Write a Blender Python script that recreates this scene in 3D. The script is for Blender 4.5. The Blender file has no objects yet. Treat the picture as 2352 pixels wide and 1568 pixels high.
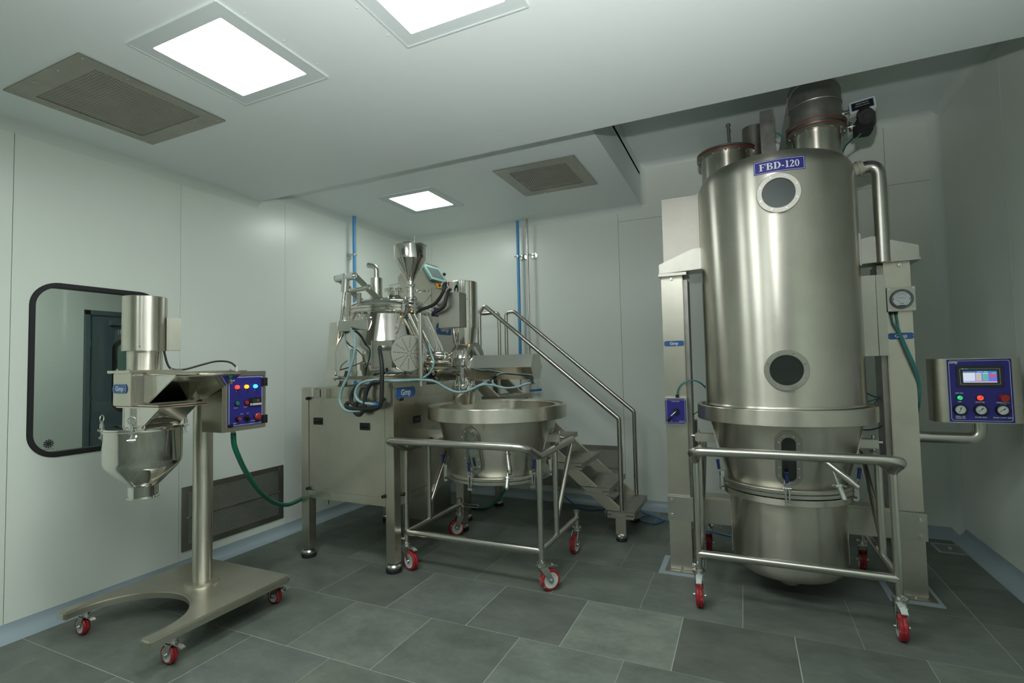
import bpy, bmesh, math, random
from mathutils import Vector, Matrix
random.seed(7)
S = bpy.context.scene
COL = S.collection
PI = math.pi
# ------------------------------------------------------------------ camera
def make_camera():
    yaw, pitch, roll, f = -0.426651559, 0.0452257647, -0.021332284, 1163.35
    fw = Vector((math.sin(yaw)*math.cos(pitch), math.cos(yaw)*math.cos(pitch), math.sin(pitch)))
    rt = fw.cross(Vector((0, 0, 1))).normalized(); up = rt.cross(fw)
    r2 = rt*math.cos(roll) + up*math.sin(roll); u2 = -rt*math.sin(roll) + up*math.cos(roll)
    cd = bpy.data.cameras.new('camera'); cd.sensor_width = 36.0; cd.lens = f/2352*36.0
    cd.clip_start = 0.02; cd.clip_end = 60
    o = bpy.data.objects.new('camera', cd); COL.objects.link(o)
    o.matrix_world = Matrix(((r2.x, u2.x, -fw.x, 0), (r2.y, u2.y, -fw.y, 0), (r2.z, u2.z, -fw.z, 1.5), (0, 0, 0, 1)))
    S.camera = o
make_camera()
W = bpy.data.worlds.new('world'); S.world = W; W.use_nodes = True
W.node_tree.nodes['Background'].inputs[0].default_value = (0.5, 0.55, 0.55, 1)
W.node_tree.nodes['Background'].inputs[1].default_value = 0.02
S.view_settings.view_transform = 'Standard'; S.view_settings.look = 'None'
S.view_settings.gamma = 1.0; S.view_settings.use_curve_mapping = False
S.view_settings.exposure = 0.12
PANEL_LIGHT = 24.0          # radiance of the ceiling light diffusers
LAMP_TINT = (0.93, 1.0, 0.965)
def camera_flash():
    # the photographer's flash on the camera, tilted up to bounce off the ceiling (its shadows are in the photograph)
    d = bpy.data.lights.new('camera_flash', 'SPOT'); d.energy = 335; d.color = (.975, .985, .98)
    d.spot_size = math.radians(130); d.spot_blend = .85; d.shadow_soft_size = .03
    o = bpy.data.objects.new('camera_flash', d); COL.objects.link(o); o.location = (-.02, -.03, 1.78)
    y, e = -0.33, math.radians(60)
    v = Vector((math.sin(y)*math.cos(e), math.cos(y)*math.cos(e), math.sin(e)))
    o.rotation_euler = v.to_track_quat('-Z', 'Y').to_euler()
camera_flash()
S.cycles.use_adaptive_sampling = False
S.cycles.max_bounces = 10; S.cycles.diffuse_bounces = 5; S.cycles.glossy_bounces = 6
S.cycles.transmission_bounces = 6; S.cycles.sample_clamp_indirect = 6.0
S.cycles.caustics_reflective = False; S.cycles.caustics_refractive = False

# ------------------------------------------------------------------ materials
def lin(r, g, b):
    f = lambda c: (c/255/12.92) if c/255 <= 0.04045 else ((c/255+0.055)/1.055)**2.4
    return (f(r), f(g), f(b), 1)
def base_mat(name):
    m = bpy.data.materials.new(name); m.use_nodes = True
    nt = m.node_tree; b = nt.nodes['Principled BSDF']
    return m, nt, b
def plain(name, col, rough=0.5, metal=0.0, spec=0.5, coat=0.0, trans=0.0, ior=1.45, alpha=1.0):
    m, nt, b = base_mat(name)
    b.inputs['Base Color'].default_value = col; b.inputs['Roughness'].default_value = rough
    b.inputs['Metallic'].default_value = metal; b.inputs['Specular IOR Level'].default_value = spec
    b.inputs['Coat Weight'].default_value = coat; b.inputs['Transmission Weight'].default_value = trans
    b.inputs['IOR'].default_value = ior
    return m
def emit(name, col, strength):
    m, nt, b = base_mat(name)
    b.inputs['Base Color'].default_value = (col[0]*.5, col[1]*.5, col[2]*.5, 1); b.inputs['Roughness'].default_value = .35
    b.inputs['Emission Color'].default_value = col; b.inputs['Emission Strength'].default_value = strength
    return m
def tex(nt, scale=(1, 1, 1)):
    tc = nt.nodes.new('ShaderNodeTexCoord'); mp = nt.nodes.new('ShaderNodeMapping')
    mp.inputs['Scale'].default_value = scale
    nt.links.new(tc.outputs['Object'], mp.inputs['Vector'])
    return mp.outputs['Vector']
def noise(nt, vec, scale, detail=4, rough=0.55):
    n = nt.nodes.new('ShaderNodeTexNoise'); n.inputs['Scale'].default_value = scale
    n.inputs['Detail'].default_value = detail; n.inputs['Roughness'].default_value = rough
    nt.links.new(vec, n.inputs['Vector']); return n.outputs['Fac']
def ramp(nt, fac, stops):
    r = nt.nodes.new('ShaderNodeValToRGB'); e = r.color_ramp.elements
    e[0].position, e[0].color = stops[0]; e[1].position, e[1].color = stops[-1]
    for p, c in stops[1:-1]:
        x = e.new(p); x.color = c
    nt.links.new(fac, r.inputs['Fac']); return r.outputs['Color']
def mrange(nt, fac, a, b, c, d):
    n = nt.nodes.new('ShaderNodeMapRange')
    for i, v in enumerate((a, b, c, d)): n.inputs[i+1].default_value = v
    nt.links.new(fac, n.inputs['Value']); return n.outputs['Result']
def bump(nt, b, h, strength, dist=0.001):
    n = nt.nodes.new('ShaderNodeBump'); n.inputs['Strength'].default_value = strength
    n.inputs['Distance'].default_value = dist
    nt.links.new(h, n.inputs['Height']); nt.links.new(n.outputs['Normal'], b.inputs['Normal'])
def mix(nt, fac, a, b, mode='MIX'):
    n = nt.nodes.new('ShaderNodeMix'); n.data_type = 'RGBA'; n.blend_type = mode
    if isinstance(fac, (int, float)): n.inputs[0].default_value = fac
    else: nt.links.new(fac, n.inputs[0])
    for s, v in ((6, a), (7, b)):
        if isinstance(v, tuple): n.inputs[s].default_value = v
        else: nt.links.new(v, n.inputs[s])
    return n.outputs[2]
def steel(name, c0, c1, r0, r1, stretch=(1, 1, 1), nscale=60, bstr=0.0, aniso=0.0, blotch=2.5, arot=0.0):
    m, nt, b = base_mat(name)
    b.inputs['Metallic'].default_value = 1.0
    v = tex(nt, stretch); fine = noise(nt, v, nscale, 3, .6)
    big = noise(nt, tex(nt), blotch, 5, .6)
    nt.links.new(ramp(nt, big, [(.3, c0), (.7, c1)]), b.inputs['Base Color'])
    add = nt.nodes.new('ShaderNodeMath'); add.operation = 'ADD'
    nt.links.new(mrange(nt, fine, .3, .7, 0, (r1-r0)*.6), add.inputs[0])
    nt.links.new(mrange(nt, big, .3, .7, r0, r0+(r1-r0)*.4), add.inputs[1])
    nt.links.new(add.outputs[0], b.inputs['Roughness'])
    if aniso:
        b.inputs['Anisotropic'].default_value = aniso; b.inputs['Anisotropic Rotation'].default_value = arot
        t = nt.nodes.new('ShaderNodeTangent'); t.direction_type = 'RADIAL'; t.axis = 'Z'
        nt.links.new(t.outputs[0], b.inputs['Tangent'])
    if bstr: bump(nt, b, fine, bstr, .0006)
    return m
M = {}
M['drum'] = steel('brushed_drum_steel', (.60, .57, .50, 1), (.70, .67, .59, 1), .29, .37, (1, 1, 40), 30, .0, .88, 3, .25)
M['sheet'] = steel('satin_sheet_steel', (0.560, 0.530, 0.455, 1), (0.660, 0.630, 0.550, 1), .26, .38, (30, 30, 1), 20, .05, 0, 3)
M['tube'] = plain('satin_tube_steel', (.56, .545, .50, 1), .27, 1.0)
M['mirror'] = steel('polished_steel', (0.640, 0.620, 0.575, 1), (0.720, 0.700, 0.650, 1), .05, .12, (1, 1, 1), 6, .04, 0, 5)
M['satin'] = steel('bright_satin_steel', (0.470, 0.455, 0.410, 1), (0.540, 0.525, 0.475, 1), .32, .44, (1, 1, 1), 25, .03, 0, 6)
M['dull'] = steel('dull_plate_steel', (0.320, 0.305, 0.265, 1), (0.400, 0.385, 0.340, 1), .34, .5, (1, 1, 1), 40, .04, 0, 5)
M['cabinet'] = steel('matt_cabinet_steel', (.42, .40, .355, 1), (.50, .48, .43, 1), .42, .52, (30, 30, 1), 20, .0, 0, 3)
M['duct'] = steel('unpolished_duct_steel', (.30, .29, .27, 1), (.40, .39, .36, 1), .35, .55, (1, 1, 1), 20, .1, 0, 6)
M['cast'] = steel('cast_bright_steel', (.6, .6, .58, 1), (.75, .75, .73, 1), .18, .3, (1, 1, 1), 40, .05, 0, 8)
def paint(name, c, rough, var=.008, spec=.5):
    m, nt, b = base_mat(name)
    n = noise(nt, tex(nt), .9, 4, .6)
    d = tuple(x*(1-var) for x in c[:3])+(1,); e = tuple(min(1, x*(1+var)) for x in c[:3])+(1,)
    nt.links.new(ramp(nt, n, [(.3, d), (.7, e)]), b.inputs['Base Color'])
    s = noise(nt, tex(nt), 3.0, 5, .6)
    nt.links.new(mrange(nt, s, .3, .7, rough*.985, rough*1.015), b.inputs['Roughness'])
    b.inputs['Specular IOR Level'].default_value = spec
    return m
M['wall'] = paint('panel_wall_paint', (.80, .845, .775, 1), .29)
M['wall_dim'] = paint('panel_wall_paint_grey', (.40, .44, .405, 1), .40)
M['ceiling'] = paint('ceiling_panel_paint', (.76, .82, .805, 1), .42)
M['cove'] = paint('white_cove_moulding', (.73, .79, .74, 1), .4)
M['skirting'] = paint('blue_grey_epoxy', (.33, .40, .44, 1), .36)
M['frame_white'] = plain('white_powder_coat', (.62, .68, .67, 1), .4)
M['joint'] = plain('joint_sealant', (.30, .33, .30, 1), .7)
M['grout'] = plain('pale_grout', (.40, .42, .39, 1), .8)
def slate():
    m, nt, b = base_mat('slate_tile')
    oi = nt.nodes.new('ShaderNodeObjectInfo')
    v = tex(nt, (1, 1.5, 1))
    vo = nt.nodes.new('ShaderNodeVectorMath'); vo.operation = 'MULTIPLY_ADD'
    cb = nt.nodes.new('ShaderNodeCombineXYZ')
    for i in range(3): nt.links.new(oi.outputs['Random'], cb.inputs[i])
    nt.links.new(cb.outputs[0], vo.inputs[0]); vo.inputs[1].default_value = (37, 53, 11); nt.links.new(v, vo.inputs[2])
    v = vo.outputs[0]
    n1 = noise(nt, v, 3.2, 8, .62); n2 = noise(nt, v, 22, 6, .65)
    c = ramp(nt, n1, [(.28, (.098, .112, .096, 1)), (.5, (.138, .155, .134, 1)), (.74, (.178, .196, .168, 1))])
    c = mix(nt, .45, c, ramp(nt, n2, [(.3, (.35, .35, .35, 1)), (.7, (.72, .72, .72, 1))]), 'OVERLAY')
    c = mix(nt, 1.0, c, oi.outputs['Color'], 'MULTIPLY')
    n3 = noise(nt, v, 1.7, 6, .7)
    dust = noise(nt, v, 48, 3, .8)
    df = mrange(nt, dust, .70, .78, 0, 1); d2 = mrange(nt, n3, .52, .72, 0, .5)
    mm = nt.nodes.new('ShaderNodeMath'); mm.operation = 'MULTIPLY'; nt.links.new(df, mm.inputs[0]); nt.links.new(d2, mm.inputs[1])
    c = mix(nt, mm.outputs[0], c, (.42, .45, .43, 1))
    nt.links.new(c, b.inputs['Base Color'])
    nt.links.new(mrange(nt, n2, .3, .7, .42, .62), b.inputs['Roughness'])
    b.inputs['Specular IOR Level'].default_value = .4
    bump(nt, b, n2, .22, .0015)
    return m
M['slate'] = slate()
M['blue_panel'] = plain('blue_control_laminate', (.030, .028, .23, 1), .38)
M['blue_plate'] = plain('blue_enamel_plate', (.035, .13, .36, 1), .35)
M['white_print'] = plain('white_print', (.72, .74, .76, 1), .5)
M['violet_print'] = plain('pale_line_print', (.45, .45, .62, 1), .5)
M['black'] = plain('black_plastic', (.012, .013, .013, 1), .42)
M['charcoal'] = plain('charcoal_plastic', (.035, .04, .04, 1), .45)
M['rubber'] = plain('black_rubber', (.016, .017, .018, 1), .55)
M['cable'] = plain('black_corrugated_conduit', (.018, .019, .019, 1), .5)
M['white_plastic'] = plain('white_plastic', (.60, .64, .62, 1), .4)
M['cream'] = plain('cream_plastic', (.45, .45, .36, 1), .45)
M['mint'] = plain('mint_grey_plastic', (.22, .36, .31, 1), .4)
M['red_btn'] = plain('red_button', (.42, .035, .025, 1), .35)
M['green_btn'] = plain('green_button', (.02, .22, .12, 1), .35)
M['red_seal'] = plain('red_silicone_gasket', (.25, .03, .03, 1), .45)
M['blue_grip'] = plain('blue_rubber_grip', (.02, .035, .16, 1), .4)
M['pipe_blue'] = plain('blue_air_pipe', (.09, .33, .62, 1), .38)
M['tube_blue'] = plain('blue_air_tube', (.03, .14, .42, 1), .3)
M['teal'] = plain('teal_tube', (.06, .30, .29, 1), .2, 0, .6, 0, .25)
M['ltube'] = plain('pale_blue_tube', (.30, .47, .50, 1), .3, 0, .5, 0, .15)
M['green_hose'] = plain('green_braided_hose', (.012, .16, .10, 1), .3)
M['yellow'] = plain('yellow_plastic', (.55, .42, .03, 1), .4)
M['glass'] = plain('glass', (.93, .98, .96, 1), .02, 0, .5, 0, 1.0, 1.45)
M['green_glass'] = plain('tinted_window_glass', (.86, .94, .91, 1), .01, 0, .5, 0, 1.0, 1.3)
M['dial'] = plain('white_dial', (.66, .70, .72, 1), .5)
M['grey_ring'] = plain('grey_dial_ring', (.13, .14, .15, 1), .4)
M['red_marker'] = plain('magenta_marker', (.30, .02, .08, 1), .6)
M['wheel_red'] = None
def wheel_mat():
    m, nt, b = base_mat('red_polyurethane_tyre')
    n = noise(nt, tex(nt), 34, 5, .7)
    c = ramp(nt, n, [(.5, (.34, .012, .02, 1)), (.60, (.38, .06, .06, 1)), (.72, (.50, .42, .40, 1))])
    nt.links.new(c, b.inputs['Base Color']); b.inputs['Roughness'].default_value = .45
    return m
M['wheel_red'] = wheel_mat()
M['door_grey'] = plain('blue_grey_door_paint', (.12, .17, .19, 1), .4)
M['diffuser'] = emit('light_diffuser', LAMP_TINT+(1,), PANEL_LIGHT)
M['diffuser_small'] = emit('small_light_diffuser', LAMP_TINT+(1,), PANEL_LIGHT*.8)
M['corridor_lamp'] = emit('corridor_diffuser', LAMP_TINT+(1,), 22.0)
M['led_red'] = emit('lit_red_lens', (1, .05, .03, 1), 1.6)
M['led_amber'] = emit('lit_amber_lens', (1, .42, .02, 1), 1.5)
M['led_blue'] = emit('lit_blue_lens', (.05, .55, 1, 1), 1.6)
M['led_green'] = emit('lit_green_lens', (.02, .8, .25, 1), 0.8)
M['digit'] = emit('red_digit', (1, .05, .03, 1), .9)
for k, c in dict(s_white=(.75, .8, .95), s_blue=(.16, .2, .85), s_bar=(.05, .18, .5), s_cream=(.75, .7, .35), s_green=(.15, .6, .3), s_red=(.8, .1, .1), s_lblue=(.3, .5, .9)).items():
    M[k] = emit('screen_'+k[2:], c+(1,), .62)

# ------------------------------------------------------------------ mesh builder
def V(*a): return Vector(a)
def frame_of(n):
    n = n.normalized(); a = V(0, 0, 1) if abs(n.z) < .9 else V(1, 0, 0)
    u = a.cross(n).normalized(); return u, n.cross(u), n
class MB:
    def __init__(s): s.v = []; s.f = []
    def add(s, vs, fs):
        o = len(s.v); s.v += [tuple(p) for p in vs]; s.f += [tuple(i+o for i in f) for f in fs]; return s
    def box(s, x0, x1, y0, y1, z0, z1):
        return s.add([(x0, y0, z0), (x1, y0, z0), (x1, y1, z0), (x0, y1, z0), (x0, y0, z1), (x1, y0, z1), (x1, y1, z1), (x0, y1, z1)],
                     [(0, 3, 2, 1), (4, 5, 6, 7), (0, 1, 5, 4), (1, 2, 6, 5), (2, 3, 7, 6), (3, 0, 4, 7)])
    def obox(s, o, u, v, n, a, b, c):
        # box from origin o (centre) with half sizes a,b,c along u,v,n
        o = Vector(o); P = []
        for k in (-c, c):
            for i, j in ((-a, -b), (a, -b), (a, b), (-a, b)): P.append(o+u*i+v*j+n*k)
        return s.add(P, [(0, 3, 2, 1), (4, 5, 6, 7), (0, 1, 5, 4), (1, 2, 6, 5), (2, 3, 7, 6), (3, 0, 4, 7)])
    def bar(s, p0, p1, w, t, side):
        # flat bar between two points: width w along 'side', thickness t
        p0, p1, side = Vector(p0), Vector(p1), Vector(side)
        d = (p1-p0).normalized(); sd = (side-d*side.dot(d)).normalized(); n = d.cross(sd)
        return s.obox((p0+p1)/2, d, sd, n, (p1-p0).length/2, w/2, t/2)
    def cyl(s, p0, p1, r0, r1=None, seg=24, caps=True):
        p0, p1 = Vector(p0), Vector(p1); r1 = r0 if r1 is None else r1
        u, v, n = frame_of(p1-p0); P = []
        for p, r in ((p0, r0), (p1, r1)):
            for i in range(seg):
                a = 2*PI*i/seg; P.append(p+u*(r*math.cos(a))+v*(r*math.sin(a)))
        F = [(i, (i+1) % seg, seg+(i+1) % seg, seg+i) for i in range(seg)]
        if caps: F += [tuple(range(seg-1, -1, -1)), tuple(range(seg, 2*seg))]
        return s.add(P, F)
    def lathe(s, prof, o, n=(0, 0, 1), seg=64, a0=0, a1=None):
        # profile (r, h) turned about axis n through o
        o = Vector(o); u, v, n = frame_of(Vector(n)); P = []; F = []
        full = a1 is None; a1 = a0+2*PI if full else a1
        cols = seg if full else seg+1
        for r, h in prof:
            for i in range(cols):
                a = a0+(a1-a0)*i/seg; P.append(o+n*h+u*(r*math.cos(a))+v*(r*math.sin(a)))
        for k in range(len(prof)-1):
            for i in range(seg):
                j = (i+1) % cols
                F.append((k*cols+i, k*cols+j, (k+1)*cols+j, (k+1)*cols+i))
        return s.add(P, F)
    def tube(s, pts, r, seg=10, closed=False, caps=True):
        pts = [Vector(p) for p in pts]; n = len(pts); P = []; F = []
        up = None
        for i, p in enumerate(pts):
            if closed: d = pts[(i+1) % n]-pts[i-1]
            else: d = pts[min(i+1, n-1)]-pts[max(i-1, 0)]
            d.normalize()
            if up is None: u, v, _ = frame_of(d)
            else:
                u = (up-d*up.dot(d)).normalized(); v = d.cross(u)
            up = u
            for k in range(seg):
                a = 2*PI*k/seg; P.append(p+u*(r*math.cos(a))+v*(r*math.sin(a)))
        m = n if closed else n-1
        for i in range(m):
            for k in range(seg):
                j = (i+1) % n
                F.append((i*seg+k, i*seg+(k+1) % seg, j*seg+(k+1) % seg, j*seg+k))
        if not closed and caps: F += [tuple(range(seg-1, -1, -1)), tuple(range((n-1)*seg, n*seg))]
        return s.add(P, F)
    def prism(s, poly, o, u, v, n, d):
        o, u, v, n = Vector(o), Vector(u), Vector(v), Vector(n); k = len(poly)
        P = [o+u*a+v*b for a, b in poly]+[o+u*a+v*b+n*d for a, b in poly]
        F = [tuple(range(k-1, -1, -1)), tuple(range(k, 2*k))]+[(i, (i+1) % k, k+(i+1) % k, k+i) for i in range(k)]
        return s.add(P, F)
    def ringp(s, outer, inner, o, u, v, n, d):
        # frame: between two closed outlines with the same number of points
        o, u, v, n = Vector(o), Vector(u), Vector(v), Vector(n); k = len(outer)
        P = [o+u*a+v*b for a, b in outer]+[o+u*a+v*b for a, b in inner]
        P += [p+n*d for p in P]; F = []
        for i in range(k):
            j = (i+1) % k
            F += [(2*k+i, 2*k+j, 3*k+j, 3*k+i), (i, k+i, k+j, j), (i, j, 2*k+j, 2*k+i), (k+i, 3*k+i, 3*k+j, k+j)]
        return s.add(P, F)
    def sphere(s, o, r, seg=14, rings=8, sc=(1, 1, 1)):
        o = Vector(o); P = []; F = []
        for i in range(rings+1):
            t = PI*i/rings
            for k in range(seg):
                a = 2*PI*k/seg
                P.append(o+V(sc[0]*r*math.sin(t)*math.cos(a), sc[1]*r*math.sin(t)*math.sin(a), sc[2]*r*math.cos(t)))
        for i in range(rings):
            for k in range(seg): F.append((i*seg+k, (i+1)*seg+k, (i+1)*seg+(k+1) % seg, i*seg+(k+1) % seg))
        return s.add(P, F)
def fillet(pts, rad, n=6):
    pts = [Vector(p) for p in pts]; out = [pts[0]]
    for i in range(1, len(pts)-1):
        a, b, c = pts[i-1], pts[i], pts[i+1]
        d1 = (a-b).normalized(); d2 = (c-b).normalized()
        ang = d1.angle(d2); r = rad if not isinstance(rad, (list, tuple)) else rad[i-1]
        if ang > PI-.05 or r <= 0: out.append(b); continue
        t = min(r/math.tan(ang/2), (a-b).length*.48, (c-b).length*.48)
        p0 = b+d1*t; p1 = b+d2*t
        for k in range(n+1):
            q = k/n; out.append(p0*(1-q)**2+b*(2*q*(1-q))+p1*q*q)
    out.append(pts[-1]); return out
def smooth(pts, n=6):
    pts = [Vector(p) for p in pts]; out = []
    for i in range(len(pts)-1):
        p0 = pts[max(i-1, 0)]; p1 = pts[i]; p2 = pts[i+1]; p3 = pts[min(i+2, len(pts)-1)]
        for k in range(n):
            t = k/n
            out.append(.5*((2*p1)+(p2-p0)*t+(2*p0-5*p1+4*p2-p3)*t*t+(3*p1-p0-3*p2+p3)*t**3))
    out.append(pts[-1]); return out
def rrect(w, h, r, n=6, cx=0, cy=0):
    out = []
    for sx, sy, a0 in ((1, 1, 0), (-1, 1, PI/2), (-1, -1, PI), (1, -1, 1.5*PI)):
        for k in range(n+1):
            a = a0+PI/2*k/n
            out.append((cx+sx*(w/2-r)+r*math.cos(a), cy+sy*(h/2-r)+r*math.sin(a)))
    return out
def circ(r, n=32, cx=0, cy=0): return [(cx+r*math.cos(2*PI*i/n), cy+r*math.sin(2*PI*i/n)) for i in range(n)]

def finish(name, mb, mat, origin, parent, bev=0, ang=38, recalc=True, flat=False):
    me = bpy.data.meshes.new(name)
    o = Vector(origin)
    me.from_pydata([(p[0]-o.x, p[1]-o.y, p[2]-o.z) for p in mb.v], [], mb.f)
    if bev or recalc:
        bm = bmesh.new(); bm.from_mesh(me)
        bmesh.ops.remove_doubles(bm, verts=bm.verts, dist=1e-6)
        bmesh.ops.recalc_face_normals(bm, faces=bm.faces)
        if bev:
            es = [e for e in bm.edges if len(e.link_faces) == 2 and e.calc_face_angle(0) > .8]
            bmesh.ops.bevel(bm, geom=es, offset=bev, segments=2, affect='EDGES', clamp_overlap=True)
        bm.to_mesh(me); bm.free()
    me.materials.append(mat)
    if bev: ang = min(ang, 24)
    if not flat: me.shade_smooth(); me.set_sharp_from_angle(angle=math.radians(ang))
    ob = bpy.data.objects.new(name, me); COL.objects.link(ob)
    if parent is not None: ob.parent = parent
    return ob
class Thing:
    def __init__(s, name, label, cat, loc=(0, 0, 0), group=None, kind=None):
        s.loc = Vector(loc); o = bpy.data.objects.new(name, None); COL.objects.link(o)
        o.location = s.loc; o.empty_display_size = .1; s.o = o
        if label: o['label'] = label
        if cat: o['category'] = cat
        if group: o['group'] = group
        if kind: o['kind'] = kind
    def part(s, name, mb, mat, under=None, bev=0, label=None, kind=None, ang=38, flat=False):
        p = s.o if under is None else under
        ob = finish(name, mb, mat, s.loc, p, bev, ang, not flat, flat)
        if label: ob['label'] = label
        if kind: ob['kind'] = kind
        return ob
def solo(name, mb, mat, label, cat, loc=(0, 0, 0), group=None, kind=None, bev=0):
    ob = finish(name, mb, mat, loc, None, bev); ob.location = loc
    if label: ob['label'] = label
    if cat: ob['category'] = cat
    if group: ob['group'] = group
    if kind: ob['kind'] = kind
    return ob
TEXTS = []
def text(T, body, size, o, u, v, mat, under=None, align='CENTER', bold=0.0, wrap=None, sx=1.0):
    # lettering placed at o in the plane u,v; turned into mesh at the end of the script
    TEXTS.append((T, body, size, Vector(o), Vector(u).normalized(), Vector(v).normalized(), mat, under, align, bold, wrap, sx))
def make_texts():
    obs = []
    for t in TEXTS:
        c = bpy.data.curves.new('lettering', 'FONT'); c.body = t[1]; c.size = t[2]; c.align_x = t[8]; c.align_y = 'CENTER'
        c.offset = t[9]*t[2]; c.resolution_u = 3; c.extrude = 0.0
        ob = bpy.data.objects.new('lettering', c); COL.objects.link(ob); obs.append(ob)
    dg = bpy.context.evaluated_depsgraph_get(); dg.update()
    meshes = [bpy.data.meshes.new_from_object(ob.evaluated_get(dg)) for ob in obs]
    for ob in obs:
        c = ob.data; bpy.data.objects.remove(ob); bpy.data.curves.remove(c)
    for t, me in zip(TEXTS, meshes):
        T, body, size, o, u, v, mat, under, al, bold, wrap, sx = t
        n = u.cross(v)
        for q in me.vertices:
            x, y = q.co.x*sx, q.co.y
            p = o+u*x+v*y+n*.0006 if wrap is None else wrap(x, y)
            q.co = p-T.loc
        me.materials.clear(); me.materials.append(mat)
        ob = bpy.data.objects.new('lettering', me); COL.objects.link(ob)
        ob.parent = T.o if under is None else under
X, Y, Z = V(1, 0, 0), V(0, 1, 0), V(0, 0, 1)

# ------------------------------------------------------------------ room
LW, RW, BW, FW = -3.88, 1.58, 5.34, -4.0
CZ, AZ, HZ = 2.993, 3.14, 3.565       # main ceiling, alcove ceiling, raised ceiling
EY, SX = 3.13, -0.905                 # edge of the main ceiling, step between the alcoves
G = .0015
def wall(name, mat):
    return Thing(name, None, None, kind='structure')
# floor
fl = MB().box(LW-.3, RW+.3, FW-.3, BW+.3, -.08, -.0012)
floor = finish('floor', fl, M['grout'], (0, 0, 0), None); floor['kind'] = 'structure'
rows = [(-4.0, -3.4, -3.5), (-3.4, -2.82, -3.3), (-2.82, -2.25, -3.6), (-2.25, -1.70, -3.4), (-1.7, -1.25, -3.6), (-1.25, -.80, -3.45), (-.80, -.22, -3.40), (-.22, .36, -3.17), (.36, .945, -3.46), (.945, 1.525, -3.455), (1.525, 2.05, -3.16),
        (2.05, 2.605, -3.464), (2.605, 3.17, -3.235), (3.17, 3.758, -3.49), (3.758, 4.357, -3.166), (4.357, 4.95, -3.47), (4.95, 5.4, -3.1)]
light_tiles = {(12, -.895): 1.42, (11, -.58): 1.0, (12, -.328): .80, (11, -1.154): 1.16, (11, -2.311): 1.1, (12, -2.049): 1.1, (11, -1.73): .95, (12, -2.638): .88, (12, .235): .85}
RX = 1.155
def tile(x0, x1, y0, y1, tone):
    g = .0019; j = lambda: random.uniform(-.0016, .0016)
    a, b, c, d = x0+g+j()*.5, x1-g+j()*.5, y0+g+j()*.4, y1-g+j()*.4
    z = random.uniform(-.0003, .0)
    m = MB().box(a, b, c, d, -.03, z)
    o = finish('tile', m, M['slate'], ((a+b)/2, (c+d)/2, 0), floor, .0006)
    o.location = ((a+b)/2, (c+d)/2, 0)
    t = tone; o.color = (t, t*random.uniform(.985, 1.015), t*random.uniform(.97, 1.03), 1)
for ri, (y0, y1, xs) in enumerate(rows):
    xe = [LW+.02]; x = xs
    while x < RX-.12:
        if x > LW+.12: xe.append(x)
        x += .575 if ri < 11 else .572
    xe.append(RX)
    for a, b in zip(xe, xe[1:]):
        tone = random.uniform(.88, 1.12)
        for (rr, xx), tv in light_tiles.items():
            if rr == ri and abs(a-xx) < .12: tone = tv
        tile(a, b, y0, y1, tone)
ys = [-4.0, -3.4, -2.8, -2.25, -1.7, -1.25, -.8, -.25, .32, .89, 1.46, 2.03, 2.6, 3.15, 3.715, 4.28, 4.86, 5.34]
for a, b in zip(ys, ys[1:]): tile(RX, RW-.01, a, b, random.uniform(.85, 1.05))
# walls made of panels
def panel_wall(T, axis, pos, thick, us, zs, mat, holes=()):
    # axis 'x': wall plane x=pos, running along y; panels as parts
    for i in range(len(us)-1):
        for k in range(len(zs)-1):
            a, b, c, d = us[i]+G, us[i+1]-G, zs[k]+G, zs[k+1]-G
            cells = [(a, b, c, d)]
            for (h0, h1, g0, g1) in holes:
                if h0 > a and h1 < b and g0 > c and g1 < d:
                    cells = [(a, h0, c, d), (h1, b, c, d), (h0, h1, c, g0), (h0, h1, g1, d)]
            m = MB()
            for (p, q, r, s) in cells:
                if axis == 'x': m.box(min(pos, pos+thick), max(pos, pos+thick), p, q, r, s)
                else: m.box(p, q, min(pos, pos+thick), max(pos, pos+thick), r, s)
            if len(cells) > 1:       # rounded corners of the opening
                h0, h1, g0, g1 = cells[0][1], cells[1][0], cells[2][3], cells[3][2]; R = .138
                for cy_, cz_, sy, sz in ((h0, g0, 1, 1), (h1, g0, -1, 1), (h0, g1, 1, -1), (h1, g1, -1, -1)):
                    arc = [(cy_+sy*(R-R*math.cos(t)), cz_+sz*(R-R*math.sin(t))) for t in [PI/2*q/8 for q in range(9)]]
                    m.prism([(cy_, cz_)]+arc, (min(pos, pos+thick), 0, 0), Y, Z, X, abs(thick))
            T.part('panel', m, mat, flat=True)
WIN = (1.553, 2.315, .99, 2.07)
wl = wall('wall_left', None)
panel_wall(wl, 'x', LW, -.05, [FW, -3.39, -2.41, -1.43, -.45, .49, 1.47, 2.45, 3.42, 4.40, BW], [0, AZ+.05], M['wall'], holes=[(WIN[0]+.012, WIN[1]-.012, WIN[2]+.012, WIN[3]-.012)])
wb = wall('wall_back', None)
panel_wall(wb, 'y', BW, .05, [LW, -3.51, -2.334, -1.157], [0, AZ+.05], M['wall'])
panel_wall(wb, 'y', BW, .05, [-1.157, .02, 1.197, RW], [0, 2.99, HZ+.05], M['wall'])
wr = wall('wall_right', None)
panel_wall(wr, 'x', RW, .05, [FW, -2.86, -1.68, -.5, .68, 1.87, 3.06, 4.24, BW], [0, HZ+.05], M['wall'])
wf = wall('wall_front', None)
panel_wall(wf, 'y', FW, -.05, [LW, -2.7, -1.5, -.3, .9, RW], [0, AZ], M['wall'])
bk = MB().box(LW-.06, LW-.051, FW, WIN[0]-.1, 0, HZ).box(LW-.06, LW-.051, WIN[1]+.1, BW, 0, HZ).box(LW-.06, LW-.051, WIN[0]-.1, WIN[1]+.1, 0, WIN[2]-.1).box(LW-.06, LW-.051, WIN[0]-.1, WIN[1]+.1, WIN[3]+.1, HZ)
wl.part('backing', bk, M['joint'])
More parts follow.
